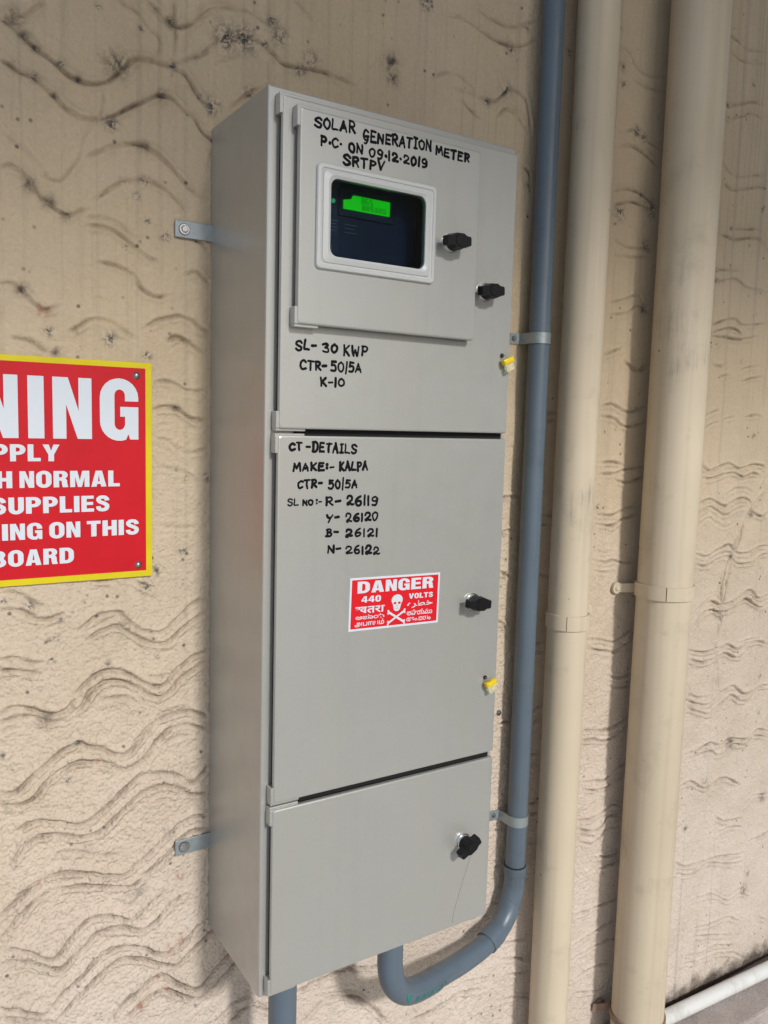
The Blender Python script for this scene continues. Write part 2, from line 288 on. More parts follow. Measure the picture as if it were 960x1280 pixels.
# wavy trowel grooves on the wall: (strength, "x,z x,z ..." in mm), and stains: "x,z,radius,kind" in mm
SHADE_SLAB_Y = -4.0  # outer edge of the added shade slab
WAVES = [
(1,"-266,1244 -256,1239 -238,1228 -224,1218 -206,1209 -192,1198 -176,1193 -162,1192 -145,1197 -131,1207 -116,1223 -105,1235 -87,1239 -69,1239 -52,1239 -35,1231 -19,1211 -3,1197"),
(1,"-267,1197 -257,1193 -244,1186 -230,1184 -219,1177 -206,1168 -192,1156 -179,1150 -168,1148 -151,1151 -134,1158 -117,1170 -102,1180 -87,1190 -72,1198 -54,1198 -38,1187 -25,1181 -14,1165 -1,1157 13,1150"),
(0.7,"-126,1303 -113,1299 -98,1293 -85,1280 -72,1271 -69,1260 -75,1247"),
(0.8,"-87,1314 -72,1304 -60,1296 -47,1291 -32,1297 -19,1309 6,1329"),
(0.5,"-51,1324 -51,1299 -49,1274 -52,1241"),
(0.6,"-54,1241 -35,1253 -13,1264 6,1279"),
(0.6,"-266,1244 -251,1249 -238,1254 -225,1266 -212,1278"),
(0.9,"-166,1103 -154,1109 -134,1121 -111,1128 -93,1129 -75,1122 -57,1110 -38,1092 -22,1080 -4,1077"),
(0.8,"-269,1070 -258,1074 -247,1070 -236,1061 -225,1045 -216,1037 -205,1030 -191,1025 -178,1031 -168,1036"),
(0.35,"-264,1109 -249,1102 -231,1089 -218,1075 -215,1067 -199,1067 -185,1084 -174,1102 -168,1123 -160,1138 -147,1160 -142,1196"),
(0.7,"-154,1052 -138,1066 -123,1077 -105,1083 -87,1085 -72,1081 -60,1076 -44,1062 -35,1053"),
(0.9,"-169,1016 -152,1017 -138,1015 -124,1008 -106,996 -91,986 -76,981"),
(1,"-153,971 -139,970 -124,967 -109,960 -100,946 -88,937 -76,934 -63,937"),
(1,"-272,929 -261,932 -251,929 -242,920 -231,910 -222,903 -205,909"),
(0.9,"-191,879 -179,886 -165,896 -151,897 -136,894 -124,886 -107,876"),
(1,"-94,890 -79,901 -60,908 -44,911 -28,905 -15,897 -2,893"),
(1,"-63,875 -51,882 -38,878 -22,868 -3,862"),
(0.6,"-263,865 -250,865 -237,862 -227,855 -219,850"),
(0.8,"-38,968 -22,973 -12,967 -2,960"),
(0.6,"-25,1017 -15,1015 -6,1008"),
(0.7,"-40,874 -25,870 -13,865 -4,863"),
(0.7,"-82,819 -66,821 -52,818 -40,811 -25,809 -7,811"),
(0.8,"-82,780 -69,785 -52,784 -40,777 -25,769 -6,771"),
(0.5,"-81,743 -66,740 -52,732 -37,723 -15,725 -3,731"),
(0.4,"-78,702 -55,700 -37,694 -18,683"),
(0.3,"-78,620 -52,616 -6,616"),
(0.7,"-281,542 -265,541 -251,534 -240,524 -227,518"),
(0.8,"-281,519 -265,518 -252,514 -241,505 -227,501 -213,504 -203,508"),
(0.8,"-166,546 -151,548 -133,545"),
(0.9,"-108,543 -96,537 -80,530"),
(0.8,"-184,480 -173,491 -158,500 -143,502 -130,501 -121,489 -106,477 -90,469 -71,467 -51,481 -28,502 -2,509"),
(1,"-176,466 -161,475 -146,480 -134,482 -121,474 -103,462 -84,452 -64,451 -44,467 -21,481 -2,493"),
(0.8,"-282,455 -266,454 -247,446 -231,442"),
(1,"-283,440 -267,438 -250,433 -231,428"),
(1,"-191,393 -180,404 -164,417 -146,421 -131,418 -115,410 -97,396 -77,388 -64,393 -51,408 -27,425 -2,432"),
(1,"-192,368 -180,378 -171,393 -159,402 -143,406 -125,402 -106,391 -90,377 -71,372 -58,379 -41,396 -2,418"),
(1,"-284,380 -273,388 -259,387 -246,382 -232,375 -215,370 -200,375 -189,389"),
(1,"-284,368 -271,373 -254,374 -238,368 -224,361 -204,359"),
(1,"-110,309 -97,323 -77,338 -58,343 -37,345 -17,338 0,330"),
(1,"-81,305 -68,315 -48,323 -27,321 0,309"),
(1,"-286,273 -270,271 -256,281 -242,293 -224,305 -210,317 -198,322 -186,325 -172,316 -156,311 -141,300 -123,295 -110,305 -94,321 -81,335"),
(1,"-287,257 -270,253 -256,254 -244,259 -231,275 -216,285 -201,294 -187,297 -160,291 -141,282 -129,275 -113,276 -97,286 -81,305 -64,319 -48,323"),
(1,"-265,219 -254,224 -240,226 -226,221 -208,215 -191,208 -173,210 -157,221 -139,235 -123,248 -107,258 -91,260 -71,258 -54,252 -37,240 -24,231 -13,241 -1,255"),
(1,"-279,168 -266,184 -256,197 -243,203 -229,202 -209,198 -191,190 -176,188 -158,191 -142,204 -123,220 -104,232 -84,238 -68,238 -48,230 -27,215 -1,212"),
(0.9,"-114,124 -101,131 -85,142 -68,155 -54,165 -34,176 -17,179 -1,175"),
(0.9,"-101,105 -85,116 -65,128 -54,137 -44,149 -23,156 -1,155"),
(1,"-273,119 -256,133 -243,139 -230,143 -215,144 -198,141 -174,132 -152,123 -130,117 -114,122 -98,132"),
(0.9,"-216,120 -201,120 -180,116 -158,108 -137,100 -114,97 -98,104"),
(1,"-290,102 -276,114 -263,124 -251,133 -236,140"),
(1,"-291,68 -276,86 -262,99 -246,113 -229,120"),
(1,"-286,56 -270,49 -252,39 -238,26 -220,21 -206,38 -193,52 -177,62 -158,63 -134,53 -118,43 -102,54 -85,64 -64,73"),
(1,"-291,36 -274,34 -253,25 -227,8 -212,4 -197,18 -182,27 -166,39 -146,40 -126,36 -102,24 -81,32 -59,52 -38,59"),
(1,"-228,-52 -213,-36 -194,-22 -174,-7 -158,5 -142,8 -122,5 -98,-5 -81,-20 -60,-22 -38,-14 -16,4 0,8"),
(1,"-217,-71 -202,-55 -182,-39 -163,-24 -143,-14 -122,-14 -98,-24 -77,-37 -51,-48 -33,-38 -11,-23 7,-11 30,1"),
(1,"-293,-29 -272,-38 -247,-53 -228,-58"),
(1,"-293,-43 -265,-54 -228,-71 -217,-71"),
(1,"-149,-104 -131,-84 -110,-70 -89,-57 -68,-58 -46,-80 -20,-96 3,-83 30,-62 59,-41"),
(1,"-131,-111 -111,-97 -90,-84 -68,-81 -46,-96 -20,-115 3,-107 40,-82 68,-64"),
(1,"12,-167 36,-148 60,-142 79,-146 109,-161"),
(1,"36,-177 55,-165 74,-165 104,-181 130,-193"),
(0.7,"-28,1301 -6,1322 16,1333 55,1339 84,1329 108,1320"),
(0.8,"-20,1259 5,1283 33,1298 61,1305 91,1292 109,1281 140,1283 171,1285 197,1283 230,1281"),
(0.6,"84,1362 89,1333"),
(0.7,"394,1426 429,1429 469,1419 511,1412 553,1419 600,1444"),
(0.6,"452,1453 493,1443 535,1445 594,1471"),
(0.7,"418,1320 458,1317 499,1317 532,1343 567,1335 578,1305 583,1281"),
(0.6,"368,1323 402,1340 433,1338 466,1318"),
(0.6,"427,1307 451,1291 472,1283"),
(0.6,"505,1290 525,1310 551,1303 579,1280"),
(0.7,"28,1202 56,1229 85,1244"),
(0.5,"123,1373 144,1363 163,1347"),
(1,"150,-168 179,-161 215,-160 252,-161 303,-176 356,-200"),
(1,"162,-227 201,-204 246,-210 277,-226 310,-260 335,-295"),
(0.9,"377,-311 437,-308 489,-297 565,-313"),
(0.8,"507,-280 573,-292"),
(0.7,"589,-230 639,-239 669,-241"),
(0.7,"601,-266 641,-276 672,-291"),
(0.7,"608,-301 674,-316"),
(0.6,"605,-353 646,-360 688,-379"),
(1,"796,-236 864,-236 922,-236"),
(1,"801,-301 868,-289 920,-284"),
(0.8,"792,-332 871,-325 918,-323"),
(0.7,"806,-381 874,-374 923,-388"),
(0.7,"803,-414 879,-433 919,-421"),
(0.9,"794,817 823,819 853,809 883,808 918,821"),
(1,"796,797 831,792 855,780 885,779 921,789"),
(0.7,"791,705 832,707 868,700"),
(1,"793,684 839,684 868,692 923,698"),
(1,"840,672 864,667 894,669 921,677"),
(0.9,"799,603 846,601 875,613 917,618"),
(1,"798,584 842,580 871,592 919,601"),
(0.6,"791,513 824,506 847,509 884,502 915,504"),
(0.6,"796,490 843,484"),
(0.8,"851,905 875,897 900,890 917,899"),
(0.7,"792,912 820,923 848,931"),
(0.7,"543,644 573,645 597,646"),
(0.7,"542,578 571,583 591,584"),
(0.7,"548,510 563,503 586,495"),
(0.8,"635,613 672,606 693,603"),
(0.8,"636,593 676,588"),
(0.7,"645,495 674,489"),
(0.7,"644,797 680,801"),
(0.7,"645,783 681,788"),
(0.8,"786,353 822,348 860,339 891,347 922,361"),
(1,"790,335 837,322 874,317 905,332 923,341"),
(0.8,"853,269 892,260 920,264"),
(0.8,"855,248 893,238 922,240"),
(0.8,"788,166 825,157 856,151 887,157 925,171"),
(1,"786,144 820,140 852,130 889,136 920,151"),
(0.7,"790,55 833,48 864,46 901,64 924,66"),
(1,"797,36 847,27 885,32 922,44"),
(0.7,"786,-26 827,-31 857,-24 888,-15 915,-24"),
(1,"788,-44 829,-59 853,-56 877,-38 916,-42"),
(1,"846,-124 859,-123 891,-129 920,-128"),
(1,"854,-152 886,-149 922,-150"),
(0.8,"552,417 568,407 579,396"),
(0.8,"552,212 573,219 594,217"),
(0.9,"647,225 676,239"),
(0.9,"648,201 675,216"),
(0.8,"649,142 674,137"),
(0.8,"650,120 675,117"),
(0.9,"649,43 675,39"),
(0.9,"651,21 675,18"),
(0.8,"644,361 671,362"),
(0.8,"645,343 672,343"),
(0.7,"654,-41 677,-45"),
(0.6,"563,8 589,6"),
(0.6,"564,-67 593,-66"),
(0.7,"789,1481 818,1475 837,1453 871,1447 918,1454"),
(0.9,"830,1430 864,1424 920,1428"),
(0.8,"792,1300 832,1310 871,1304 920,1285"),
(0.8,"814,1331 846,1341 881,1328 922,1319"),
(0.8,"794,1221 839,1231 882,1225 918,1211"),
(0.9,"797,1194 841,1208 892,1206"),
(0.7,"802,1131 848,1123 912,1132"),
(0.7,"808,1104 858,1106 916,1117"),
(0.7,"799,1013 840,1023 881,1036 896,1023"),
(0.7,"800,991 850,998 883,1016 920,999"),
(0.7,"802,920 847,929"),
(0.8,"849,905 885,890 915,904"),
(0.7,"565,1226 583,1216 588,1194"),
(0.6,"1107,1583 1134,1577 1171,1569 1233,1581"),
(0.5,"1111,1553 1143,1543 1178,1544 1236,1558"),
(0.8,"1106,1443 1149,1454 1192,1468 1247,1475"),
(0.7,"1109,1416 1160,1432 1195,1446 1251,1441"),
(0.7,"1105,1332 1129,1318 1165,1312 1210,1322 1265,1332"),
(0.8,"1114,1294 1142,1282 1186,1290 1231,1301 1259,1303 1275,1291"),
(0.5,"1151,1204 1205,1209 1270,1220"),
(0.9,"1113,1187 1171,1184 1216,1192 1253,1195 1289,1178"),
(0.6,"1108,1111 1152,1117 1206,1123"),
(0.7,"1111,1087 1181,1101 1229,1087 1296,1087"),
(0.9,"1107,995 1146,1009 1190,1017 1220,1007 1305,1017"),
(1,"1112,981 1157,993 1193,996 1222,984"),
(0.9,"1111,975 1159,976 1209,975 1277,986"),
(0.7,"1117,916 1150,913 1173,922"),
(0.9,"1140,888 1184,897"),
(0.7,"1217,906 1250,916 1293,922"),
(0.7,"1224,883 1262,893 1305,898"),
(0.8,"1109,804 1136,814 1156,819"),
(1,"1112,779 1139,790 1159,792"),
(0.8,"1175,800 1212,806"),
(0.5,"1246,806 1289,812 1317,807"),
(1,"1112,700 1138,687 1166,694 1207,702 1242,691 1285,698 1321,699 1340,691"),
(1,"1119,672 1152,670 1192,680 1226,682 1262,672 1296,680 1324,674"),
(1,"1109,615 1140,625 1166,618 1200,608 1242,622 1281,621 1305,606"),
(1,"1111,594 1142,608 1168,600 1203,588 1244,600 1279,604"),
(1,"1298,593 1336,580 1365,588"),
(1,"1108,505 1146,498 1186,511 1223,520 1256,499 1301,496 1336,508 1375,508"),
(1,"1111,481 1148,476 1188,490 1231,492 1259,474 1313,473 1347,488 1377,488"),
(1,"1111,357 1142,380 1173,394 1209,382 1252,386 1294,402 1321,405 1351,385 1390,390"),
(1,"1113,338 1143,364 1176,374 1206,366 1253,369 1296,388 1334,373 1363,361 1392,370"),
(1,"1368,691 1328,647 1297,604 1259,545 1230,498 1213,455 1205,412 1216,357 1205,303"),
(1,"1372,660 1322,620 1285,588 1261,534 1240,486 1227,449 1219,400 1212,351"),
(1,"1106,290 1148,281 1191,279 1245,285 1280,272 1313,278 1359,280 1405,267"),
(1,"1108,270 1151,257 1193,258 1236,267 1282,250 1326,262"),
(1,"1112,176 1150,160 1194,153 1235,174 1279,182 1322,157 1385,166 1418,163"),
(1,"1114,159 1152,142 1196,129 1227,143 1270,162 1318,140 1375,153"),
(0.9,"1120,46 1161,52 1204,58 1238,48 1282,54 1341,43 1387,57 1433,45"),
(0.9,"1163,34 1206,40 1241,22 1295,37 1337,29 1377,44 1435,29"),
(1,"1112,-26 1148,-23 1193,-48 1225,-40 1270,-39 1337,-72"),
(0.9,"1246,-130 1282,-150 1353,-159"),
(0.9,"1262,-174 1308,-171 1356,-183"),
(0.9,"1361,-127 1396,-112 1455,-121"),
(1,"1386,-229 1434,-222 1468,-223"),
(0.9,"1109,-207 1147,-225 1201,-229 1258,-233 1316,-245 1370,-254"),
(0.9,"1117,-235 1171,-252 1225,-239 1307,-264 1373,-276"),
(0.6,"1189,-322 1256,-327 1318,-361 1364,-356 1416,-383"),
(0.6,"1186,-392 1265,-402 1323,-405 1374,-433"),
(0.6,"1188,-411 1268,-434 1341,-458"),
(0.7,"1170,-454 1226,-466 1283,-466 1381,-499"),
(0.7,"1166,-472 1228,-486 1286,-490 1359,-511 1404,-539"),
(0.6,"1193,303 1209,260 1220,209 1230,172"),
(0.7,"1455,-447 1489,-466"),
]
BLOTS = "-129,1223,20,0 -238,1229,9,0 -226,1219,8,0 -229,1184,8,0 -206,1168,6,0 -176,1194,6,0 -136,1148,11,1 -54,1240,8,1 -96,1276,5,1 -151,1287,5,1 -93,1128,9,0 -69,1197,10,0 -57,1296,9,0 0,1195,8,1 -197,1208,6,1 -251,1248,13,0 -93,1084,8,1 -103,1063,6,1 -89,1033,5,1 -119,995,4,1 -65,1016,8,1 -214,1039,11,0 -194,1025,8,0 -223,902,10,2 -248,926,9,0 -217,877,8,1 -139,873,11,1 -91,854,8,1 -210,852,8,0 -236,1056,11,0 21,1295,22,1 47,1301,22,1 102,1318,15,1 90,1336,11,1 79,1302,6,1 135,1279,11,1 152,1299,13,1 2,1202,13,1 56,1231,9,1 291,1327,17,0 295,1306,13,0 523,1341,13,1 354,1432,13,1 483,1313,9,1 528,1408,11,1 -35,687,5,1 -6,688,7,1 -40,583,7,1 -50,785,7,0 -78,556,8,1 -247,522,9,1 -277,530,6,1 -146,431,5,1 -219,445,6,1 -124,479,15,3 -90,535,10,1 -228,364,11,0 -207,499,5,1 -174,527,4,1 -213,474,5,1 -77,431,4,1 -223,473,4,1 -186,325,5,0 -160,291,6,2 -188,325,5,1 -237,138,6,2 -281,325,5,1 -270,307,5,1 -202,274,6,1 -176,171,8,3 -108,86,18,3 -113,278,5,0 -44,92,8,2 -61,162,9,3 -64,-82,11,2 -57,-21,10,2 -77,-55,8,2 -102,-95,10,2 -42,-12,8,2 35,-66,6,2 814,1183,17,1 902,1202,19,1 873,1226,8,1 895,1133,13,1 847,1338,13,1 801,1444,10,1 803,1415,8,1 525,1343,8,1 579,1213,8,1 580,1193,7,1 662,1436,8,1 868,1331,10,1 562,1448,7,1 531,1410,7,1 897,1011,12,1 690,931,7,1 1114,1445,7,1 1118,1418,7,1 1195,1505,6,1 1260,1258,7,1 1155,1204,6,1 1117,1113,6,1 1119,1091,7,1 1222,1178,4,1 1298,590,13,0 1235,492,9,0 1211,357,11,0 1286,766,7,0 1227,928,7,3 1283,43,20,0 1197,-34,17,3 1382,-349,15,0 1396,-314,8,0 1434,-125,15,0 1138,-132,8,0 1387,102,7,0 1382,192,7,0 1181,-246,8,0 798,619,7,1 566,503,7,0 557,578,5,0 558,644,5,0"

# ------------------------------------------------------------------ the wall: one displaced sheet
def build_wall():
    GS = .00215; xd = np.arange(-.40, 1.60, GS); zd = np.arange(-.575, 1.60, GS)
    xs = np.concatenate([np.array([-4, -3, -2, -1.2, -.8, -.6, -.5]), xd, np.array([1.7, 1.85, 2.1, 2.6, 3.4, 5])])
    zs = np.concatenate([np.array([-.75, -.65]), zd, np.array([1.7, 1.8, 2.0, 2.5, 3.4])])
    nx, nz = len(xs), len(zs)
    Xg, Zg = np.meshgrid(xs, zs)
    ox, oz = 7, 2
    nxd, nzd = len(xd), len(zd)
    dist = np.full((nzd, nxd), 1.0); amp = np.zeros((nzd, nxd))
    lines = [(s, [tuple(float(v)/1000 for v in q.split(',')) for q in p.split()]) for s, p in WAVES]
    rng = np.random.RandomState(3)
    # beyond what the photograph shows the same trowel pattern simply goes on
    for z0 in np.arange(-.45, 1.6, .095):
        x = -.42 ; pts = []
        ph = rng.rand()*6
        while x < -.30: pts.append((x, z0 + .018*math.sin(x*30+ph))); x += .015
        lines.append((.8, pts)); lines.append((.8, [(a, b-.018) for a, b in pts]))
    def main_pass(lines):
      for s, pts in lines:
        if len(pts) < 2: continue
        P = [(p.x, p.y) for p in smooth_path([(a, b, 0) for a, b in pts], 6)]
        n = len(P)
        for i in range(n-1):
            (ax, az), (bx, bz) = P[i], P[i+1]
            w_ = .014
            i0 = max(0, int((min(ax, bx)-w_ - xd[0])/GS)); i1 = min(nxd, int((max(ax, bx)+w_ - xd[0])/GS)+2)
            j0 = max(0, int((min(az, bz)-w_ - zd[0])/GS)); j1 = min(nzd, int((max(az, bz)+w_ - zd[0])/GS)+2)
            if i0 >= i1 or j0 >= j1: continue
            xx, zz = np.meshgrid(xd[i0:i1], zd[j0:j1])
            dx, dz = bx-ax, bz-az; L2 = dx*dx+dz*dz+1e-12
            t = np.clip(((xx-ax)*dx+(zz-az)*dz)/L2, 0, 1)
            d = np.hypot(xx-ax-t*dx, zz-az-t*dz)
            fade = min(1, (i+1)/4, (n-1-i)/4)
            sub = dist[j0:j1, i0:i1]; am = amp[j0:j1, i0:i1]; m = d < sub
            sub[m] = d[m]; am[m] = s*fade
    main_pass(lines)
    extra = []
    for s, pts in lines[:len(WAVES)]:
        if rng.rand() < .45 and len(pts) > 4:
            k = rng.randint(0, len(pts)-3); dz = rng.uniform(-.030, .030)
            extra.append((s*.45, [(x_+rng.uniform(-.002, .002), z_+dz+rng.uniform(-.002, .002)) for x_, z_ in pts[k:k+rng.randint(3, 6)]]))
    main_pass(extra)
    def vnoise(cell, seed):
        r = np.random.RandomState(seed); gx = int((xd[-1]-xd[0])/cell)+3; gz = int((zd[-1]-zd[0])/cell)+3
        G = r.rand(gz, gx); u = (xd-xd[0])/cell; v = (zd-zd[0])/cell
        iu = u.astype(int); iv = v.astype(int); fu = u-iu; fv = v-iv; fu = fu*fu*(3-2*fu); fv = fv*fv*(3-2*fv)
        a = G[np.ix_(iv, iu)]; b = G[np.ix_(iv, iu+1)]; c = G[np.ix_(iv+1, iu)]; d = G[np.ix_(iv+1, iu+1)]
        return (a*(1-fu)+b*fu)*(1-fv)[:, None] + (c*(1-fu)+d*fu)*fv[:, None]
    wob = vnoise(.012, 1)
    dd = dist * (0.75 + .55*vnoise(.02, 2))
    # height is towards -Y: groove sinks into the wall, a burr of mortar stands along its lips
    strength = amp * (.45 + .8*vnoise(.03, 5))
    h = -.0048*strength*np.exp(-(dd/.0021)**2) + .0040*strength*(.60+.75*np.clip((.85-zd)/.6, 0, 1))[:, None]*(.4+wob)*np.exp(-((dd-.0056)/.0028)**2)
    upper = np.clip((zd-.15)/.7, 0, 1)[:, None]
    rough = 1-.72*upper*np.ones((1, nxd))
    rough *= np.clip(1-.5*(xd-.5), .45, 1)[None, :]
    h += (.0024*(vnoise(.011, 11)-.5) + .0020*(vnoise(.0052, 12)-.5))*rough + .0035*(vnoise(.09, 13)-.5) + .0012*(vnoise(.035, 14)-.5)
    gro = np.clip(np.exp(-(dd/.0021)**2)*strength*1.3, 0, 1)
    gro = np.clip(gro + .13*amp*np.exp(-(dist/.008)**2)*(.3+1.2*vnoise(.018, 21)), 0, 1)
    H = np.zeros((nz, nx)); G = np.zeros((nz, nx)); Sx = {k: np.zeros((nz, nx)) for k in ('soot', 'blue', 'rust')}
    H[oz:oz+nzd, ox:ox+nxd] = h; G[oz:oz+nzd, ox:ox+nxd] = gro
    RG = np.full((nz, nx), .4); RG[oz:oz+nzd, ox:ox+nxd] = rough
    for q in BLOTS.split():
        x, z, r, k = [float(v) for v in q.split(',')]; x /= 1000; z /= 1000; r = r/1000*.8
        e = np.exp(-(((Xg-x)/r)**2 + ((Zg-z)/r)**2))
        key = {0: 'soot', 1: 'blue', 2: 'rust', 3: 'blue'}[int(k)]
        Sx[key] = np.maximum(Sx[key], e*(1 if k != 3 else .45))
    co = np.stack([Xg, -H, Zg], -1).reshape(-1, 3).astype(np.float32)
    idx = np.arange(nx*nz).reshape(nz, nx)
    f = np.stack([idx[:-1, :-1], idx[:-1, 1:], idx[1:, 1:], idx[1:, :-1]], -1).reshape(-1, 4).astype(np.int32)
    me = bpy.data.meshes.new('wall'); me.vertices.add(len(co)); me.vertices.foreach_set('co', co.ravel())
    me.loops.add(f.size); me.loops.foreach_set('vertex_index', f.ravel())
    me.polygons.add(len(f)); me.polygons.foreach_set('loop_start', np.arange(0, f.size, 4, dtype=np.int32))
    me.polygons.foreach_set('use_smooth', np.ones(len(f), bool))
    me.update(calc_edges=True)
    for nm, a in (('groove', G), ('soot', Sx['soot']), ('blue', Sx['blue']), ('rust', Sx['rust']), ('rough', RG)):
        at = me.attributes.new(nm, 'FLOAT', 'POINT'); at.data.foreach_set('value', a.reshape(-1).astype(np.float32))
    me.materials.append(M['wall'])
    o = bpy.data.objects.new('wall', me); C.objects.link(o)
    tag(o, 'cream painted plaster wall scored with wavy double grooves behind the meter cabinet', 'wall')
build_wall()

def struct(name, bm, m): return tag(obj(name, bm, m), kind='structure')
bm = bmesh.new(); bmesh.ops.create_grid(bm, x_segments=2, y_segments=2, size=300, matrix=Matrix.Translation((0, -280, -.61))); struct('ground', bm, M['ground'])
bm = bmesh.new(); box(bm, -4, 5, -.122, .0025, -.66, -.568, .006); struct('ledge', bm, M['ledge'])
bm = bmesh.new(); box(bm, -.9, 5, SHADE_SLAB_Y, .1, 3.35, 3.5); struct('added_shade_slab', bm, M['added_shade'])  # unseen slab added to shade the upper part of the wall


for x0_, x1_ in ((2.15, 6.5),):
    bm = bmesh.new(); box(bm, x0_, x1_, -4.12, -3.98, -.70, 3.3475); struct('added_light_block', bm, M['added_shade'])  # unseen block added to cut the light coming from the front
# ------------------------------------------------------------------ the meter cabinet
W_, H_, D_ = .387, 1.17, .19036
F, I = -.20615, -.22136
cab = empty('meter_cabinet', (W_/2, -D_/2, 0), 'tall grey steel electricity meter cabinet with three doors bolted to the plaster wall', 'cabinet')
hole = (.058, .222, .965, 1.075)
bm = bmesh.new()
loft(bm, [(0, W_, 0, H_, .002, -.002), (0, W_, 0, H_, .002, -D_+.0025), (.0008, W_-.0008, .0008, H_-.0008, .002, -D_+.0008), (.0025, W_-.0025, .0025, H_-.0025, .002, -D_),
          (hole[0]-.02, hole[1]+.02, hole[2]-.02, hole[3]+.02, .004, -D_), (hole[0]-.02, hole[1]+.02, hole[2]-.02, hole[3]+.02, .004, -.08)])
obj('body', bm, M['cab'], cab, auto=15)
def door(x0, x1, z0, z1, yf, back, th, hole=None, name='door'):
    b = .0022; bm = bmesh.new()
    L = [(x0+.004, x1-.004, z0+.004, z1-.004, .002, yf+th), (x0, x1, z0, z1, .003, yf+th), (x0, x1, z0, z1, .003, yf+b), (x0+b*.3, x1-b*.3, z0+b*.3, z1-b*.3, .003, yf+b*.3), (x0+b, x1-b, z0+b, z1-b, .003, yf)]
    if hole: L += [(*hole, .004, yf), (*hole, .004, yf+th), (x0+.004, x1-.004, z0+.004, z1-.004, .002, yf+th)]
    loft(bm, L, cap0=not hole, cap1=not hole)
    if hole: bmesh.ops.remove_doubles(bm, verts=bm.verts, dist=1e-6)
    d = obj(name, bm, M['cab'], cab, auto=15)
    bm = bmesh.new(); i = .0030; j = .0006
    L = [(x0+i, x1-i, z0+j, z1-j, .002, back-.0004), (x0+i, x1-i, z0+j, z1-j, .002, yf+th-.0003)]
    if hole: L += [(*hole, .004, yf+th-.0003), (*hole, .004, back-.0004), L[0]]
    loft(bm, L, cap0=not hole, cap1=not hole)
    if hole: bmesh.ops.remove_doubles(bm, verts=bm.verts, dist=1e-6)
    obj('gasket_and_gap_shade', bm, M['black'], d)  # gasket kept black so it also makes the shadowed hollow behind the door
    return d
TH = .0060
ud = door(.0123, .3785, .7615, 1.1560, F, -D_, TH, hole, 'upper_door')
md = door(.0115, .3785, .2765, .7532, F, -D_, TH, None, 'middle_door')
ld = door(.0105, .3785, .0105, .2675, F, -D_, TH, None, 'lower_door')
idr = door(.0280, .3000, .8890, 1.1410, I, F, .008, hole, 'inner_door')
def hinges(parent, x, z0, z1, yf, yb, w=.038):
    for z, s in ((z0, 1), (z1, -1)):
        bm = bmesh.new()
        # folded ear: fills the gap beside and above/below the door corner
        box(bm, x-.0035, x+.004, yf+.0015, yb-.0004, min(z, z+s*.021), max(z, z+s*.021), .0008)
        box(bm, x-.0030, x+w, yf+.0035, yb-.0006, min(z-s*.0035, z+s*.003), max(z-s*.0035, z+s*.003), .0008)
        obj('hinge', bm, M['cab'], parent)
hinges(ud, .0123, .7622, 1.1560, F, -D_)
hinges(md, .0115, .2765, .7522, F, -D_)
hinges(ld, .0105, .0105, .2675, F, -D_)
hinges(idr, .0280, .8890, 1.1410, I, F, .030)
def knob(parent, x, z, yf, ang):
    bm = bmesh.new()
    disc(bm, (x, yf+.0004, z), (0, -1, 0), .0135, .0036, 28, .0128); disc(bm, (x, yf-.0030, z), (0, -1, 0), .0118, .0030, 28, .0112)
    obj('knob_ring', bm, M['chrome'], parent, auto=30)
    bm = bmesh.new()
    disc(bm, (x, yf-.0052, z), (0, -1, 0), .0108, .0125, 28, .0102)
    ca, sa = math.cos(ang), math.sin(ang)
    # wing handle: plan outline, waisted and wider at the barrel
    prof = [(-.0215, .0048), (-.0200, .0062), (-.0110, .0068), (-.006, .0104), (.006, .0104), (.0110, .0072), (.0170, .0066), (.0185, .0050)]
    out = prof + [(a, -b) for a, b in prof[::-1]]
    for yy in (0,):
        lo = [bm.verts.new((x + a*ca - b*sa, yf-.0125, z + a*sa + b*ca)) for a, b in out]
        hi = [bm.verts.new((x + a*.97*ca - b*.9*sa, yf-.0235, z + a*.97*sa + b*.9*ca)) for a, b in out]
        for i in range(len(out)):
            j = (i+1) % len(out); bm.faces.new((lo[i], lo[j], hi[j], hi[i]))
        bm.faces.new(lo[::-1]); bm.faces.new(hi)
    disc(bm, (x, yf-.0235, z), (0, -1, 0), .0082, .0012, 24, .0076)
    k_ = obj('knob', bm, M['knob'], parent, auto=30)
knob(idr, .2530, 1.0140, I, R(2)); knob(ud, .3265, .9590, F, R(3)); knob(md, .3255, .5148, F, R(-4)); knob(ld, .3255, .1450, F, R(30))

for z0_, z1_ in ((.7512, .7632), (.2640, .2775)):
    bm = bmesh.new(); box(bm, .040, .3770, -D_-.0050, -D_-.0003, z0_, z1_); obj('gap_shade_strip', bm, M['black'], cab)  # black strip laid in the gap between doors to stand for its shade
# window bezel, pane
bm = bmesh.new()
bx = (.0498, .2262, .9570, 1.0815)
def ins(b, d): return (b[0]+d, b[1]-d, b[2]+d, b[3]-d)
gl = (.0685, .2095, .9735, 1.0660)
def mixb(a, b, t): return tuple(a[i]*(1-t)+b[i]*t for i in range(4))
loft(bm, [(*bx, .006, I+.0004), (*bx, .006, I-.0025), (*ins(bx, .0012), .0055, I-.0042), (*ins(bx, .0048), .005, I-.0046), (*ins(bx, .0058), .005, I-.0032), (*ins(bx, .0075), .005, I-.0030),
          (*ins(bx, .0085), .006, I-.0046), (*mixb(bx, gl, .8), .009, I-.0060), (*gl, .010, I-.0040), (*gl, .010, I+.004)], cap0=False, cap1=False, n=5)
obj('window_frame', bm, M['bezel'], idr, auto=22)
bm = bmesh.new(); g2 = ins(gl, -.0006)
loft(bm, [(*g2, .010, I-.0004), (*g2, .010, I-.0024)], n=5)
obj('window_pane', bm, M['glass'], idr)

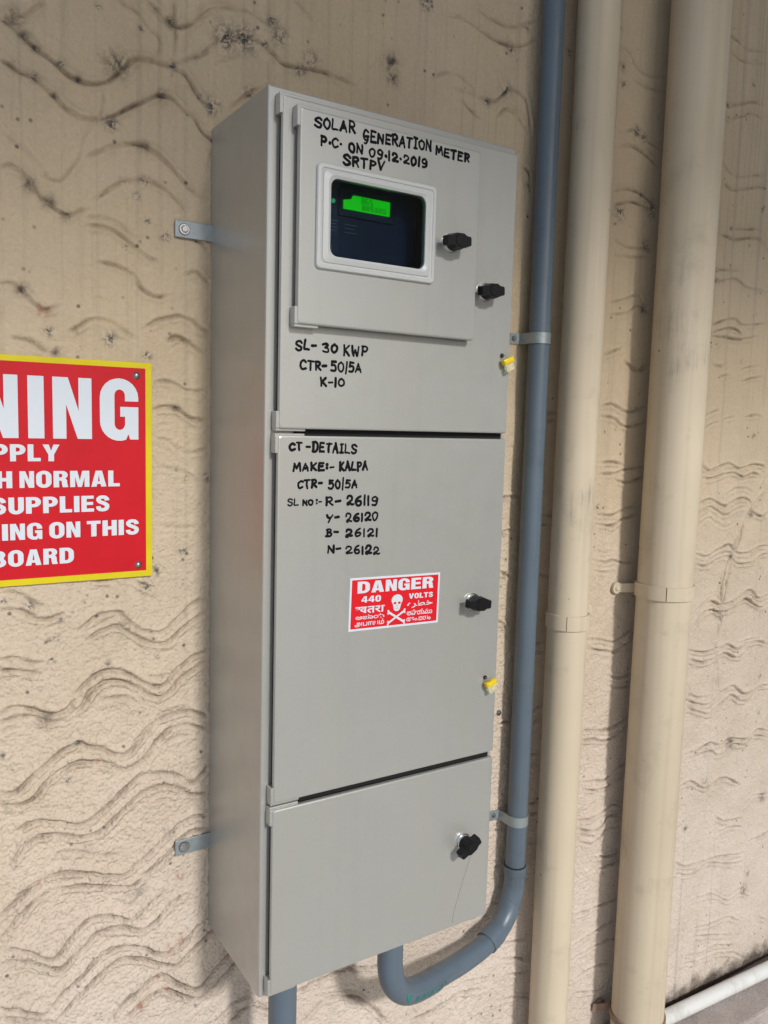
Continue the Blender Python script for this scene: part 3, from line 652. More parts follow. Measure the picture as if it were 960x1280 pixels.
# bolted lugs at the side of the body
for z in (1.0288, .1380):
    bm = bmesh.new()
    box(bm, -.0528, .0035, -.0052, -.0028, z-.0115, z+.0115, .0008)
    lug = obj('mounting_lug', bm, M['galv'], cab)
    bm = bmesh.new(); disc(bm, (-.0398, -.0050, z), (0, -1, 0), .0072, .0012, 20); disc(bm, (-.0398, -.0060, z), (0, -1, 0), .0052, .0030, 20, .0036)
    obj('screw', bm, M['chrome'], lug, auto=30)
    bm = bmesh.new(); disc(bm, (-.0398, -.0050, z), (0, -1, 0), .0080, .0007, 20); obj('washer', bm, M['black'], lug, auto=30)

# faint scratch on the lower door
def ribbon(bm, pts, w_, to3, dome=.00012, base=.00004):
    """a stroke with round ends; to3(a, b, out) maps plane coordinates + outward height to 3D"""
    P = [Vector((p[0], p[1])) for p in pts]; n = len(P)
    if n == 1: P.append(P[0] + Vector((1e-5, 0))); n = 2
    c = []; l = []; r = []
    for i in range(n):
        d = (P[min(i+1, n-1)] - P[max(i-1, 0)])
        d = d.normalized() if d.length > 1e-9 else Vector((1, 0)); q = Vector((-d.y, d.x))
        ww = w_*(.92 + .16*random.random())
        c.append(bm.verts.new(to3(P[i].x, P[i].y, dome))); l.append(bm.verts.new(to3(*(P[i]+q*ww), base))); r.append(bm.verts.new(to3(*(P[i]-q*ww), base)))
    for i in range(n-1):
        bm.faces.new((l[i], l[i+1], c[i+1], c[i])); bm.faces.new((c[i], c[i+1], r[i+1], r[i]))
    for i, sgn in ((0, -1), (n-1, 1)):
        d = (P[min(i+1, n-1)] - P[max(i-1, 0)]); d = (d.normalized() if d.length > 1e-9 else Vector((1, 0)))*sgn
        a0 = l[i] if sgn > 0 else r[i]; a1 = r[i] if sgn > 0 else l[i]; q = Vector((-d.y, d.x)); prev = a0
        for k in range(1, 5):
            a = math.pi/2 - math.pi*k/5
            v = bm.verts.new(to3(*(P[i] + d*math.cos(a)*w_ + q*math.sin(a)*w_), base)); bm.faces.new((prev, v, c[i])); prev = v
        bm.faces.new((prev, a1, c[i]))
bm = bmesh.new()
pl = smooth_path([(.345, .124, 0), (.3360, .100, 0), (.3235, .064, 0), (.3140, .034, 0), (.3120, .017, 0)], 6)
ribbon(bm, [(p.x, p.y) for p in pl], .00035, lambda a, b, o: (a, F-o, b))
obj('scratch', bm, M['scratch'], ld)

# handwriting in black marker
ST = {
 'S': [[(.95,.82),(.6,1),(.2,.9),(.1,.68),(.5,.52),(.9,.35),(.8,.08),(.4,0),(.05,.15)]],
 'O': [[(.5,1),(.15,.8),(.08,.4),(.3,.04),(.65,.02),(.92,.35),(.88,.75),(.5,1)]],
 'L': [[(.2,1),(.15,.5),(.12,.05),(.5,.04),(.9,.02)]],
 'A': [[(.05,0),(.25,.5),(.45,1)],[(.45,1),(.7,.5),(.9,0)],[(.2,.35),(.78,.36)]],
 'R': [[(.15,1),(.15,.5),(.15,0)],[(.1,.98),(.6,1),(.85,.78),(.6,.55),(.18,.5)],[(.4,.5),(.65,.25),(.92,0)]],
 'G': [[(.9,.85),(.55,1),(.2,.8),(.12,.4),(.35,.08),(.7,.1),(.85,.42)],[(.5,.45),(.9,.45)],[(.86,.45),(.85,.1),(.6,-.2),(.3,-.22)]],
 'E': [[(.9,1),(.2,1)],[(.2,1),(.16,.5),(.15,0)],[(.15,.02),(.9,.03)],[(.2,.52),(.75,.54)]],
 'N': [[(.1,0),(.12,.5),(.12,1)],[(.12,1),(.5,.5),(.88,.02)],[(.88,.02),(.9,.5),(.9,1)]],
 'T': [[(.05,.98),(.95,1)],[(.5,1),(.48,.5),(.5,0)]],
 'I': [[(.5,1),(.5,.5),(.5,0)],[(.15,1),(.85,1)],[(.15,0),(.85,0)]],
 'M': [[(.05,0),(.12,.9)],[(.12,.9),(.45,.3)],[(.45,.3),(.82,.95)],[(.82,.95),(.95,0)]],
 'P': [[(.2,1),(.2,.5),(.18,0)],[(.1,.98),(.65,1),(.9,.75),(.65,.5),(.22,.48)]],
 'C': [[(.9,.85),(.55,1),(.15,.75),(.1,.35),(.4,.02),(.92,.15)]],
 '.': [[(.5,.38),(.56,.38)]],
 ',': [[(.5,.1)]],
 '-': [[(.1,.5),(.9,.52)]],
 ':': [[(.5,.8),(.53,.8)],[(.5,.3),(.53,.3)]],
 '0': [[(.5,1),(.15,.75),(.12,.3),(.45,0),(.82,.25),(.85,.75),(.5,1)]],
 '1': [[(.45,1),(.47,.5),(.45,0)]],
 '2': [[(.12,.7),(.3,.98),(.72,.95),(.82,.65),(.55,.35),(.2,.2),(.15,.06),(.35,.02),(.5,.2),(.7,.06),(.98,.1)]],
 '3': [[(.1,.9),(.55,1),(.8,.8),(.45,.55)],[(.45,.55),(.85,.42),(.8,.1),(.4,0),(.08,.12)]],
 '5': [[(.85,1),(.25,1)],[(.25,1),(.2,.6)],[(.2,.6),(.6,.66),(.88,.4),(.7,.06),(.3,0),(.1,.1)]],
 '6': [[(.75,1),(.35,.8),(.12,.35),(.35,.02),(.75,.08),(.85,.38),(.55,.52),(.2,.35)]],
 '9': [[(.85,.75),(.55,1),(.2,.85),(.2,.55),(.6,.5),(.85,.75)],[(.85,.75),(.85,.35),(.6,.02),(.2,.05)]],
 'K': [[(.15,1),(.15,.5),(.15,0)],[(.85,1),(.5,.7),(.2,.48)],[(.3,.5),(.6,.25),(.9,0)]],
 'W': [[(.05,1),(.15,.45),(.25,.05)],[(.25,.05),(.5,.6)],[(.5,.6),(.72,.05)],[(.72,.05),(.92,1)]],
 'D': [[(.2,1),(.2,.5),(.2,0)],[(.02,.98),(.55,1),(.92,.7),(.85,.2),(.5,0),(.05,.02)]],
 '/': [[(.62,1.2),(.5,.5),(.36,-.22)]],
 'B': [[(.1,.95),(.55,1),(.8,.8),(.45,.56)],[(.45,.56),(.9,.4),(.8,.08),(.4,0),(.08,.06)],[(.3,.9),(.28,.1)]],
 'Y': [[(.05,1),(.2,.65),(.5,.55)],[(.9,1),(.6,.5),(.3,-.1)]],
 'V': [[(.05,1),(.3,.5),(.5,.05)],[(.5,.05),(.7,.5),(.95,1)]],
}
WID = {'.': .35, ':': .35, '1': .35, '-': .75, '/': .3, 'I': .75, 'M': 1.15, 'W': 1.15}
TEXTS = [
("i","SOLAR",46.6,1122.1,102.5,1126.4,12.1),
("i","GENERATION",113.4,1119.1,217.2,1127.0,12.0),
("i","METER",225.1,1124.1,280.4,1123.2,10.7),
("i","P.C.",55.0,1101.7,84.3,1104.9,11.6),
("i","ON",93.7,1102.0,113.9,1104.0,10.0),
("i","09.12.2019",122.8,1101.8,211.8,1103.9,11.5),
("i","SRTPV",87.0,1085.7,145.6,1088.6,10.6),
("u","SL-",33.1,858.7,61.5,861.0,12.3),
("u","30",70.3,858.3,92.9,859.2,11.9),
("u","KWP",100.0,857.0,137.8,858.1,12.0),
("u","CTR-",39.7,835.3,77.2,836.5,11.1),
("u","50/5A",83.0,835.8,128.3,836.6,11.4),
("u","K-10",68.1,816.3,103.7,817.0,10.7),
("m","CT",26.7,735.1,44.1,734.5,9.9),
("m","-",50.0,735.2,55.3,735.2,9.4),
("m","DETAILS",58.4,733.2,123.8,731.4,11.5),
("m","MAKE:-",32.6,709.0,90.5,709.3,9.4),
("m","KALPA",98.4,708.9,141.2,709.6,11.0),
("m","CTR-",38.5,687.5,73.8,687.5,10.1),
("m","50/5A",82.4,685.9,126.2,687.2,10.4),
("m","SL",25.2,665.9,40.8,665.8,8.1),
("m","NO",46.4,665.6,60.8,665.5,6.8),
("m",":-",65.4,665.4,73.5,665.1,8.2),
("m","R-",79.0,663.9,101.8,664.3,11.1),
("m","26119",109.9,663.0,158.8,662.6,11.9),
("m","Y-",81.4,642.3,100.3,643.3,9.8),
("m","26120",109.6,641.2,159.4,641.6,10.6),
("m","B-",79.8,623.9,99.6,624.0,10.5),
("m","26121",109.3,622.1,160.1,620.3,10.6),
("m","N-",83.5,601.4,103.3,601.2,9.8),
("m","26122",110.6,599.3,163.0,595.3,10.7),
]
def handwrite(parent, key, y):
    bm = bmesh.new(); lift = [0]
    for k, word, x0, z0, x1, z1, h in TEXTS:
        if k != key: continue
        tot = sum(WID.get(c, 1) for c in word) + .22*(len(word)-1); un = (x1-x0)/tot; x = x0
        for i, ch in enumerate(word):
            wd = WID.get(ch, 1)*un; t = (x-x0)/(x1-x0); zb = z0+(z1-z0)*t + random.uniform(-.5, .5); hh = h*random.uniform(.87, 1.06); sl = random.uniform(-.04, .07)
            if ch in '.-:' and WID[ch] < .5: pass
            for stn, st in enumerate(ST[ch]):
                P = [((x + (px_ + random.uniform(-.05, .05))*wd + pz*hh*sl)/1000, (zb + (pz + random.uniform(-.045, .045))*hh)/1000) for px_, pz in st]
                if len(P) > 2: P = [(p.x, p.y) for p in smooth_path([(a, b, 0) for a, b in P], 5)]
                elif len(P) == 2: P = [(P[0][0]*(1-t_)+P[1][0]*t_, P[0][1]*(1-t_)+P[1][1]*t_) for t_ in (0, .33, .66, 1)]
                lift[0] = (lift[0]+1) % 7; lf = lift[0]*.000012
                wdt = (.00162 if h > 9 else .0013)*random.uniform(.78, 1.2) * (1.3 if ch in '.:' else 1)
                ribbon(bm, P, wdt, lambda a, b, o, lf=lf: (a, y-o-lf, b))
            x += wd + .22*un
    obj('handwriting', bm, M['ink'], parent)
handwrite(idr, 'i', I); handwrite(ud, 'u', F); handwrite(md, 'm', F)

# ------------------------------------------------------------------ flat printed lettering
def text_mesh(s, offset=0.0, spacing=1.0):
    cu = bpy.data.curves.new('lettering', 'FONT'); cu.body = s; cu.size = 1; cu.offset = offset; cu.space_character = spacing; cu.resolution_u = 4
    o = bpy.data.objects.new('tmp', cu); C.objects.link(o)
    dg = bpy.context.evaluated_depsgraph_get(); me = bpy.data.meshes.new_from_object(o.evaluated_get(dg))
    bpy.data.objects.remove(o); bpy.data.curves.remove(cu)
    co = np.empty(len(me.vertices)*3, np.float32); me.vertices.foreach_get('co', co); co = co.reshape(-1, 3)
    F_ = [tuple(p.vertices) for p in me.polygons]; bpy.data.meshes.remove(me)
    return co[:, :2].copy(), F_
def put(bm, co, faces, fit, y, sx=1, shear=0):
    """fit=(x0,x1,z0,z1) bounding rectangle in the plane (local or world), y plane height"""
    mn = co.min(0); mx = co.max(0); u = (co-mn)/(mx-mn)
    vs = [bm.verts.new((fit[0]+(fit[1]-fit[0])*float(a), y, fit[2]+(fit[3]-fit[2])*float(b))) for a, b in u]
    for f in faces:
        try: bm.faces.new([vs[i] for i in f])
        except ValueError: pass
def poly_mesh(polys):
    cu = bpy.data.curves.new('glyph', 'CURVE'); cu.dimensions = '2D'; cu.fill_mode = 'BOTH'
    for p in polys:
        s = cu.splines.new('POLY'); s.points.add(len(p)-1)
        for i, (a, b) in enumerate(p): s.points[i].co = (a, b, 0, 1)
        s.use_cyclic_u = True
    o = bpy.data.objects.new('tmp', cu); C.objects.link(o)
    dg = bpy.context.evaluated_depsgraph_get(); me = bpy.data.meshes.new_from_object(o.evaluated_get(dg))
    bpy.data.objects.remove(o); bpy.data.curves.remove(cu)
    co = np.array([v.co[:2] for v in me.vertices], np.float32); F_ = [tuple(p.vertices) for p in me.polygons]; bpy.data.meshes.remove(me)
    return co, F_
def arc(cx, cz, rx_, rz_, a0, a1, n=7):
    return [(cx+rx_*math.cos(R(a0+(a1-a0)*k/n)), cz+rz_*math.sin(R(a0+(a1-a0)*k/n))) for k in range(n+1)]
def outline(P, hw):
    L = []; Rr = []
    for i in range(len(P)):
        a_ = Vector(P[max(i-1, 0)]); c_ = Vector(P[min(i+1, len(P)-1)]); d = (c_-a_).normalized(); q = Vector((-d.y, d.x))*hw; p = Vector(P[i])
        L.append(tuple(p+q)); Rr.append(tuple(p-q))
    return L + Rr[::-1]
def glyph_word(bm, word, right, z0, h_, kx, y, gap=.085):
    """heavy grotesque capitals set leftwards from their right end; returns the left end"""
    x = right
    for ch in word[::-1]:
        wd, polys = GLY[ch]; co, f = poly_mesh(polys); x -= wd*h_*kx
        vs = [bm.verts.new((x + float(a_)*h_*kx, y, z0 + float(b_)*h_)) for a_, b_ in co]
        for q in f: bm.faces.new([vs[i] for i in q])
        x -= gap*h_*kx
    return x + gap*h_*kx
def word_units(word, gap=.085): return sum(GLY[c][0] for c in word) + gap*(len(word)-1)
GLY = {
 'I': (.244, [[(0,0),(.244,0),(.244,1),(0,1)]]),
 'N': (.613, [[(0,0),(0,1),(.24,1),(.405,.46),(.405,1),(.613,1),(.613,0),(.385,0),(.208,.56),(.208,0)]]),
 'G': (.640, [arc(.32,.70,.32,.325,0,180,12)+arc(.32,.30,.32,.325,180,290,8)+[(.47,.09),(.50,0),(.64,0),(.64,.55),(.335,.55),(.335,.385),(.415,.385)]+arc(.3275,.26,.0875,.10,0,-180,8)+arc(.3275,.74,.0875,.10,180,0,8)+[(.415,.645),(.64,.645)]]),
 'A': (.690, [[(0,0),(.20,1),(.49,1),(.69,0),(.45,0),(.42,.17),(.27,.17),(.24,0)],[(.30,.34),(.39,.34),(.345,.74)]]),
 'R': (.640, [[(0,0),(0,1),(.36,1)]+arc(.38,.75,.24,.25,80,-55,8)+[(.585,.44),(.60,.20),(.64,0),(.40,0),(.37,.14),(.355,.38),(.24,.42),(.24,0)],[(.24,.60),(.24,.83),(.32,.83),(.38,.78),(.38,.65),(.32,.60)]]),
 'W': (.920, [[(0,1),(.15,0),(.39,0),(.46,.46),(.53,0),(.77,0),(.92,1),(.69,1),(.63,.42),(.57,1),(.35,1),(.29,.42),(.23,1)]]),
 'U': (.640, [[(0,1)]+arc(.32,.30,.32,.32,180,360,12)+[(.64,1),(.40,1)]+arc(.32,.29,.08,.10,0,-180,8)+[(.24,1)]]),
 'O': (.660, [arc(.33,.68,.33,.34,0,180,12)+arc(.33,.32,.33,.34,180,360,12), arc(.33,.70,.09,.12,0,180,8)+arc(.33,.30,.09,.12,180,360,8)]),
 'P': (.640, [[(0,0),(0,1)]+arc(.34,.69,.30,.31,90,-90,12)+[(.24,.38),(.24,0)], [(.24,.57),(.24,.81)]+arc(.32,.69,.09,.12,90,-90,6)]),
 'L': (.540, [[(0,0),(0,1),(.24,1),(.24,.2),(.54,.2),(.54,0)]]),
 'Y': (.720, [[(0,1),(.26,1),(.36,.62),(.46,1),(.72,1),(.48,.4),(.48,0),(.24,0),(.24,.4)]]),
 'V': (.720, [[(0,1),(.25,1),(.36,.34),(.47,1),(.72,1),(.48,0),(.24,0)]]),
 'M': (.860, [[(0,0),(0,1),(.32,1),(.43,.4),(.54,1),(.86,1),(.86,0),(.64,0),(.64,.62),(.52,0),(.34,0),(.22,.62),(.22,0)]]),
 'E': (.570, [[(0,0),(0,1),(.56,1),(.56,.81),(.24,.81),(.24,.61),(.53,.61),(.53,.42),(.24,.42),(.24,.2),(.57,.2),(.57,0)]]),
 'F': (.560, [[(0,0),(0,1),(.56,1),(.56,.81),(.24,.81),(.24,.59),(.52,.59),(.52,.40),(.24,.40),(.24,0)]]),
 'D': (.650, [[(0,0),(0,1),(.28,1)]+arc(.31,.65,.34,.35,90,0,8)+arc(.31,.35,.34,.35,0,-90,8), [(.24,.2),(.24,.8)]+arc(.31,.64,.10,.16,90,0,6)+arc(.31,.36,.10,.16,0,-90,6)]),
 'T': (.620, [[(.19,0),(.19,.8),(0,.8),(0,1),(.62,1),(.62,.8),(.43,.8),(.43,0)]]),
 'H': (.660, [[(0,0),(0,1),(.24,1),(.24,.61),(.42,.61),(.42,1),(.66,1),(.66,0),(.42,0),(.42,.4),(.24,.4),(.24,0)]]),
 'C': (.640, [arc(.32,.70,.32,.325,0,180,12)+arc(.32,.30,.32,.325,180,360,12)+[(.64,.37),(.41,.37)]+arc(.325,.26,.085,.10,0,-180,8)+arc(.325,.74,.085,.10,180,0,8)+[(.41,.63),(.64,.63)]]),
 'B': (.650, [[(0,0),(0,1)]+arc(.36,.755,.26,.245,90,-45,9)+[(.56,.545)]+arc(.36,.28,.29,.28,50,-90,10), [(.24,.60),(.24,.83)]+arc(.33,.715,.07,.115,90,-90,6), [(.24,.18),(.24,.43)]+arc(.34,.305,.08,.125,90,-90,6)]),
 'K': (.700, [[(0,0),(0,1),(.24,1),(.24,.62),(.42,1),(.68,1),(.47,.56),(.70,0),(.44,0),(.32,.34),(.24,.2),(.24,0)]]),
 '4': (.700, [[(.38,0),(.38,.2),(0,.2),(0,.4),(.32,1),(.60,1),(.60,.4),(.70,.4),(.70,.2),(.60,.2),(.60,0)], [(.19,.4),(.38,.4),(.38,.76)]]),
 '0': (.640, [arc(.32,.68,.32,.34,0,180,12)+arc(.32,.32,.32,.34,180,360,12), arc(.32,.68,.085,.14,0,180,8)+arc(.32,.32,.085,.14,180,360,8)]),
 'S': (.640, [outline([(.52,.68),(.50,.80),(.42,.885),(.32,.905),(.20,.88),(.13,.80),(.125,.70),(.18,.61),(.30,.545),(.42,.475),(.51,.39),(.52,.28),(.48,.165),(.40,.11),(.31,.095),(.19,.12),(.125,.21),(.115,.32)], .108)]),
}

# danger sticker on the middle door
SX0, SZ0, SW, SH = .1171, .4929, .1478, .0727; sa = math.atan2(-.0027, .1475)
stick = bmesh.new(); loft(stick, [(0, SW, 0, SH, .0006, 0), (0, SW, 0, SH, .0006, -.0002)])
def place_sticker(bm): bmesh.ops.transform(bm, matrix=Matrix.Translation((SX0, F-.0001, SZ0)) @ Matrix.Rotation(-sa, 4, 'Y'), verts=bm.verts)
place_sticker(stick); so_ = obj('danger_sticker', stick, M['signw'], cab)
tag(so_, 'red and white DANGER 440 VOLTS sticker with skull')
bm = bmesh.new(); loft(bm, [(.0030, SW-.0030, .0030, SH-.0030, .0008, -.0002), (.0030, SW-.0030, .0030, SH-.0030, .0008, -.00034)]); place_sticker(bm); obj('red_field', bm, M['dred'], so_)
bm = bmesh.new()
def stext(s, u0, u1, t0, t1, off): co, f = text_mesh(s, off); put(bm, co, f, (SW*u0, SW*u1, SH*(1-t1), SH*(1-t0)), -.00042)
for wd_, u0, u1, t0, t1 in (('DANGER', .08, .925, .075, .295), ('440', .125, .335, .355, .475), ('VOLTS', .645, .925, .375, .475)): glyph_word(bm, wd_, SW*u1, SH*(1-t1), SH*(t1-t0), SW*(u1-u0)/(word_units(wd_)*SH*(t1-t0)), -.00042)
stext('\u0916\u0924\u0930\u093e', .065, .38, .55, .68, .022); stext('\u0c85\u0caa\u0cbe\u0caf', .07, .38, .705, .79, .018); stext('\u0b85\u0baa\u0bbe\u0baf\u0bae\u0bcd', .065, .38, .81, .93, .018)
stext('\ufba6\ufeae\ufec4\ufea7', .63, .925, .52, .66, .016); stext('\u0c05\u0c2a\u0c3e\u0c2f\u0c2e\u0c41', .63, .925, .69, .80, .018); stext('\u0d05\u0d2a\u0d3e\u0d2f\u0d02', .63, .91, .84, .92, .018)
place_sticker(bm); obj('sticker_lettering', bm, M['signw'], so_)
bm = bmesh.new()
def sk(pts): return [(SW*a, SH*(1-b)) for a, b in pts]
skull = [(.515+.062*math.cos(a), .475+.105*math.sin(a)) for a in [math.pi*2*k/28 for k in range(28)] if math.sin(a) < .62]
skull = sorted(skull, key=lambda p: math.atan2(p[1]-.475, p[0]-.515))
sx = [(.515+.062*math.cos(a), .475+.105*math.sin(a)) for a in [math.pi*(.78 + 1.44*k/22) for k in range(23)]]
sx += [(.556, .60), (.548, .66), (.53, .69), (.50, .69), (.482, .66), (.474, .60)]
eyes = [[(.492+.017*math.cos(a), .535+.024*math.sin(a)) for a in [math.pi*2*k/10 for k in range(10)]], [(.540+.017*math.cos(a), .535+.024*math.sin(a)) for a in [math.pi*2*k/10 for k in range(10)]], [(.509, .60), (.523, .60), (.516, .565)], [(.495, .632), (.535, .632), (.535, .640), (.495, .640)]]
co, f = poly_mesh([sk(sx)] + [sk(e) for e in eyes]); vs = [bm.verts.new((float(a), -.00046, float(b))) for a, b in co]
for q in f: bm.faces.new([vs[i] for i in q])
for n_, (a, b) in enumerate((((.425, .70), (.60, .91)), ((.425, .91), (.60, .70)))):
    A = (SW*a[0], SH*(1-a[1])); B = (SW*b[0], SH*(1-b[1]))
    for e in (0, .25, .5, .75): pass
    ribbon(bm, [A, ((A[0]+B[0])/2, (A[1]+B[1])/2), B], .0014, lambda p, q, o, n_=n_: (p, -.00045-o-n_*.00003, q))
    for (px_, pz) in (A, B):
        s_ = 1 if px_ > SW*.5 else -1
        for dz in (1, -1): ribbon(bm, [(px_ + s_*.0003, pz + dz*.0012), (px_ + s_*.0007, pz + dz*.0020)], .0014, lambda p, q, o, n_=n_, dz=dz: (p, -.00052-o-n_*.00004-dz*.00001, q))
place_sticker(bm); obj('skull_and_crossbones', bm, M['signw'], so_)

# ------------------------------------------------------------------ the meter behind the window
mt = empty('electricity_meter', (.14, -.14, .93), 'dark electricity meter with a green lit display behind the cabinet window', 'meter')
bm = bmesh.new(); box(bm, .060, .222, -.186, -.100, .955, 1.078, .004); obj('case', bm, M['meter'], mt)
bm = bmesh.new(); loft(bm, [(.100, .186, 1.034, 1.069, .003, -.1862), (.100, .186, 1.034, 1.069, .003, -.1885), (.1025, .1835, 1.0365, 1.0665, .002, -.1885), (.1025, .1835, 1.0365, 1.0665, .002, -.1868)], cap1=False); obj('display_surround', bm, M['meter'], mt)
LCD = [(.1075, 1.0433), (.1765, 1.0433), (.1765, 1.0612), (.1210, 1.0612), (.1185, 1.0560), (.1075, 1.0540)]
bm = bmesh.new(); a = [bm.verts.new((x, -.1890, z)) for x, z in LCD]; b = [bm.verts.new((x, -.1862, z)) for x, z in LCD]
bm.faces.new(a); bm.faces.new(b[::-1])
for i in range(6): j = (i+1) % 6; bm.faces.new((a[i], a[j], b[j], b[i]))
disp = obj('display', bm, M['lcd'], mt)
bm = bmesh.new()
SEG = {'8': 'abcdefg', '6': 'acdefg', '5': 'acdfg', '3': 'abcdg', '2': 'abdeg', '0': 'abcdef'}
for s_, x0, z0, h_ in (('865', .1330, 1.0528, .0068), ('885320', .1345, 1.0452, .0052)):
    for i, ch in enumerate(s_):
        x = x0 + i*.0062; w2 = .0038
        for g in SEG[ch]:
            q = {'a': (x, z0+h_, x+w2, z0+h_), 'd': (x, z0, x+w2, z0), 'g': (x, z0+h_/2, x+w2, z0+h_/2), 'f': (x, z0+h_/2, x, z0+h_), 'e': (x, z0, x, z0+h_/2), 'b': (x+w2, z0+h_/2, x+w2, z0+h_), 'c': (x+w2, z0, x+w2, z0+h_/2)}[g]
            t_ = .00038
            if q[1] == q[3]: box(bm, q[0]+.0004, q[2]-.0004, -.1893, -.18895, q[1]-t_, q[1]+t_)
            else: box(bm, q[0]-t_, q[0]+t_, -.1893, -.18895, q[1]+.0004, q[3]-.0004)
obj('digits', bm, M['lcdd'], disp)
bm = bmesh.new(); disc(bm, (.0925, -.1858, 1.0505), (0, -1, 0), .0026, .002, 14); obj('indicator_lamp', bm, M['led'], mt)
bm = bmesh.new(); disc(bm, (.0905, -.1858, 1.0435), (0, -1, 0), .0012, .001, 14); disc(bm, (.0885, -.1858, 1.0395), (0, -1, 0), .0010, .001, 14); obj('indicator_lamp', bm, M['green'], mt)
bm = bmesh.new()
for k in range(4): box(bm, .084, .100 - .003*(k % 2), -.1865, -.1861, 1.0265-.004*k, 1.0272-.004*k)
for k in range(3): box(bm, .110, .128 - .004*(k % 2), -.1865, -.1861, 1.024-.005*k, 1.0247-.005*k)
ribbon(bm, [(.0885+.0035*math.cos(t/12*6.283), .992+.005*math.sin(t/12*6.283)) for t in range(13)], .0004, lambda a, b, o: (a, -.1861-o, b))
obj('rating_plate_print', bm, M['mprint'], mt)

# ------------------------------------------------------------------ plastic seals
def seal(x, z, rz, label):
    t = empty('security_seal', (x, F-.008, z), label, 'seal', 'yellow security seals on the cabinet doors')
    mt4 = Matrix.Translation((x, F-.007, z)) @ Matrix.Rotation(rz, 4, 'Y')
    bm = bmesh.new(); box(bm, -.0095, .0095, -.0045, .0035, -.0035, .0045, .0012); box(bm, -.0080, .0080, -.0052, -.0040, -.0020, .0030, .0003)
    bmesh.ops.transform(bm, matrix=mt4, verts=bm.verts); obj('cap', bm, M['sealy'], t, auto=30)
    bm = bmesh.new(); box(bm, -.0080, .0082, -.0030, .0025, -.0150, -.0037, .0014); bmesh.ops.transform(bm, matrix=mt4, verts=bm.verts); obj('capsule', bm, M['clear'], t, auto=30)
    bm = bmesh.new(); tube(bm, smooth_path([(x-.006, F+.001, z+.0075), (x-.0075, F-.005, z+.0085), (x-.004, F-.009, z+.006), (x-.001, F-.008, z+.002)], 5), .0006, 8); obj('wire', bm, M['screw'], t, smooth=True)
    bm = bmesh.new(); disc(bm, (x-.0055, F+.0004, z+.0080), (0, -1, 0), .0030, .0022, 14); obj('sealing_stud', bm, M['black'], t)
seal(.3690, .8655, R(-24), 'small yellow and clear plastic seal near the bottom right of the upper door')
seal(.3615, .3880, R(-20), 'small yellow and clear plastic seal on the right edge of the middle door')

# ------------------------------------------------------------------ warning sign
ws = empty('warning_sign', (-.307, -.003, .5505), 'red warning sign with yellow border and white lettering left of the cabinet', 'sign')
sx0, sx1, sz0, sz1 = -.5283, -.0857, .5505, .8445
bm = bmesh.new(); loft(bm, [(sx0, sx1, sz0, sz1, .0015, -.0012), (sx0, sx1, sz0, sz1, .0015, -.0042)]); obj('border_panel', bm, M['yellow'], ws)
bm = bmesh.new(); loft(bm, [(sx0+.0083, sx1-.0083, sz0+.0083, sz1-.0075, .0006, -.0042), (sx0+.0083, sx1-.0083, sz0+.0083, sz1-.0075, .0006, -.00435)]); obj('red_panel', bm, M['red'], ws)
bm = bmesh.new()
def glyph(ch, xr_, z0, h_):
    wd, polys = GLY[ch]; co, f = poly_mesh(polys)
    vs = [bm.verts.new((xr_ + (float(a)-wd)*h_, -.00455, z0 + float(b)*h_)) for a, b in co]
    for q in f: bm.faces.new([vs[i] for i in q])
    return xr_ - wd*h_
x = -.1039; hh = .0795
for ch, gap in (('G', .0105), ('N', .0105), ('I', .0115), ('N', .0095), ('R', .006), ('A', .002), ('W', 0)): x = glyph(ch, x, .7405, hh) - gap
KX = .126/(word_units('NORMAL')*.0214)
for right, z0, z1, words in ((-.2064, .7111, .7327, ['SUPPLY', 'DUAL']), (-.1294, .6770, .6984, ['NORMAL', 'BOTH', 'ISOLATE']), (-.1431, .6436, .6650, ['SUPPLIES', 'SOLAR', 'AND']), (-.1036, .6100, .6310, ['THIS', 'ON', 'WORKING', 'BEFORE']), (-.1903, .5758, .5967, ['SWITCHBOARD'])):
    x = right
    for wd in words: x = glyph_word(bm, wd, x, z0, z1-z0, KX*(1.03 if words[0] == 'THIS' else 1), -.00455) - .0085
obj('lettering', bm, M['signw'], ws)
for x, z in ((-.1062, .8268), (-.1051, .5672), (-.5078, .8268), (-.5078, .5672)):
    bm = bmesh.new(); disc(bm, (x, -.0043, z), (0, -1, 0), .0050, .0006, 20); bmesh.ops.create_uvsphere(bm, u_segments=16, v_segments=8, radius=.0040, matrix=Matrix.Translation((x, -.0048, z)) @ Matrix.Diagonal((1, .6, 1, 1)))
    obj('screw', bm, M['screw'], ws, smooth=True)

# ------------------------------------------------------------------ pipes and conduits
def straight(x, y, z0, z1, k=9): return [(x, y, z0+(z1-z0)*i/k) for i in range(k+1)]
BX, BY, BR = .594, -.032, .0188
bc = empty('conduit', (BX, BY, 0), 'blue grey conduit rising right of the cabinet and curving into its bottom', 'conduit')
bm = bmesh.new(); tube(bm, straight(BX, BY, -.062, 3.348), BR, 32); obj('straight_pipe', bm, M['conduit'], bc, auto=40)
bend = [(.5940, -.032, -.052), (.5945, -.032, -.075), (.5920, -.032, -.100), (.5780, -.036, -.135), (.5520, -.043, -.158), (.5130, -.053, -.171)]
bm = bmesh.new(); P = smooth_path(bend, 7); tube(bm, P, [BR+.0026 if (i < 6 or i > len(P)-7) else BR+.0012 for i in range(len(P))], 32); obj('upper_bend', bm, M['conduit'], bc, auto=50)
low = [(.5200, -.0515, -.170), (.4900, -.059, -.1735), (.4400, -.072, -.1725), (.3900, -.086, -.1665), (.3350, -.102, -.1600), (.2950, -.114, -.1470), (.2680, -.121, -.1220), (.2560, -.124, -.0900), (.2540, -.125, -.0500), (.2540, -.125, -.0280)]
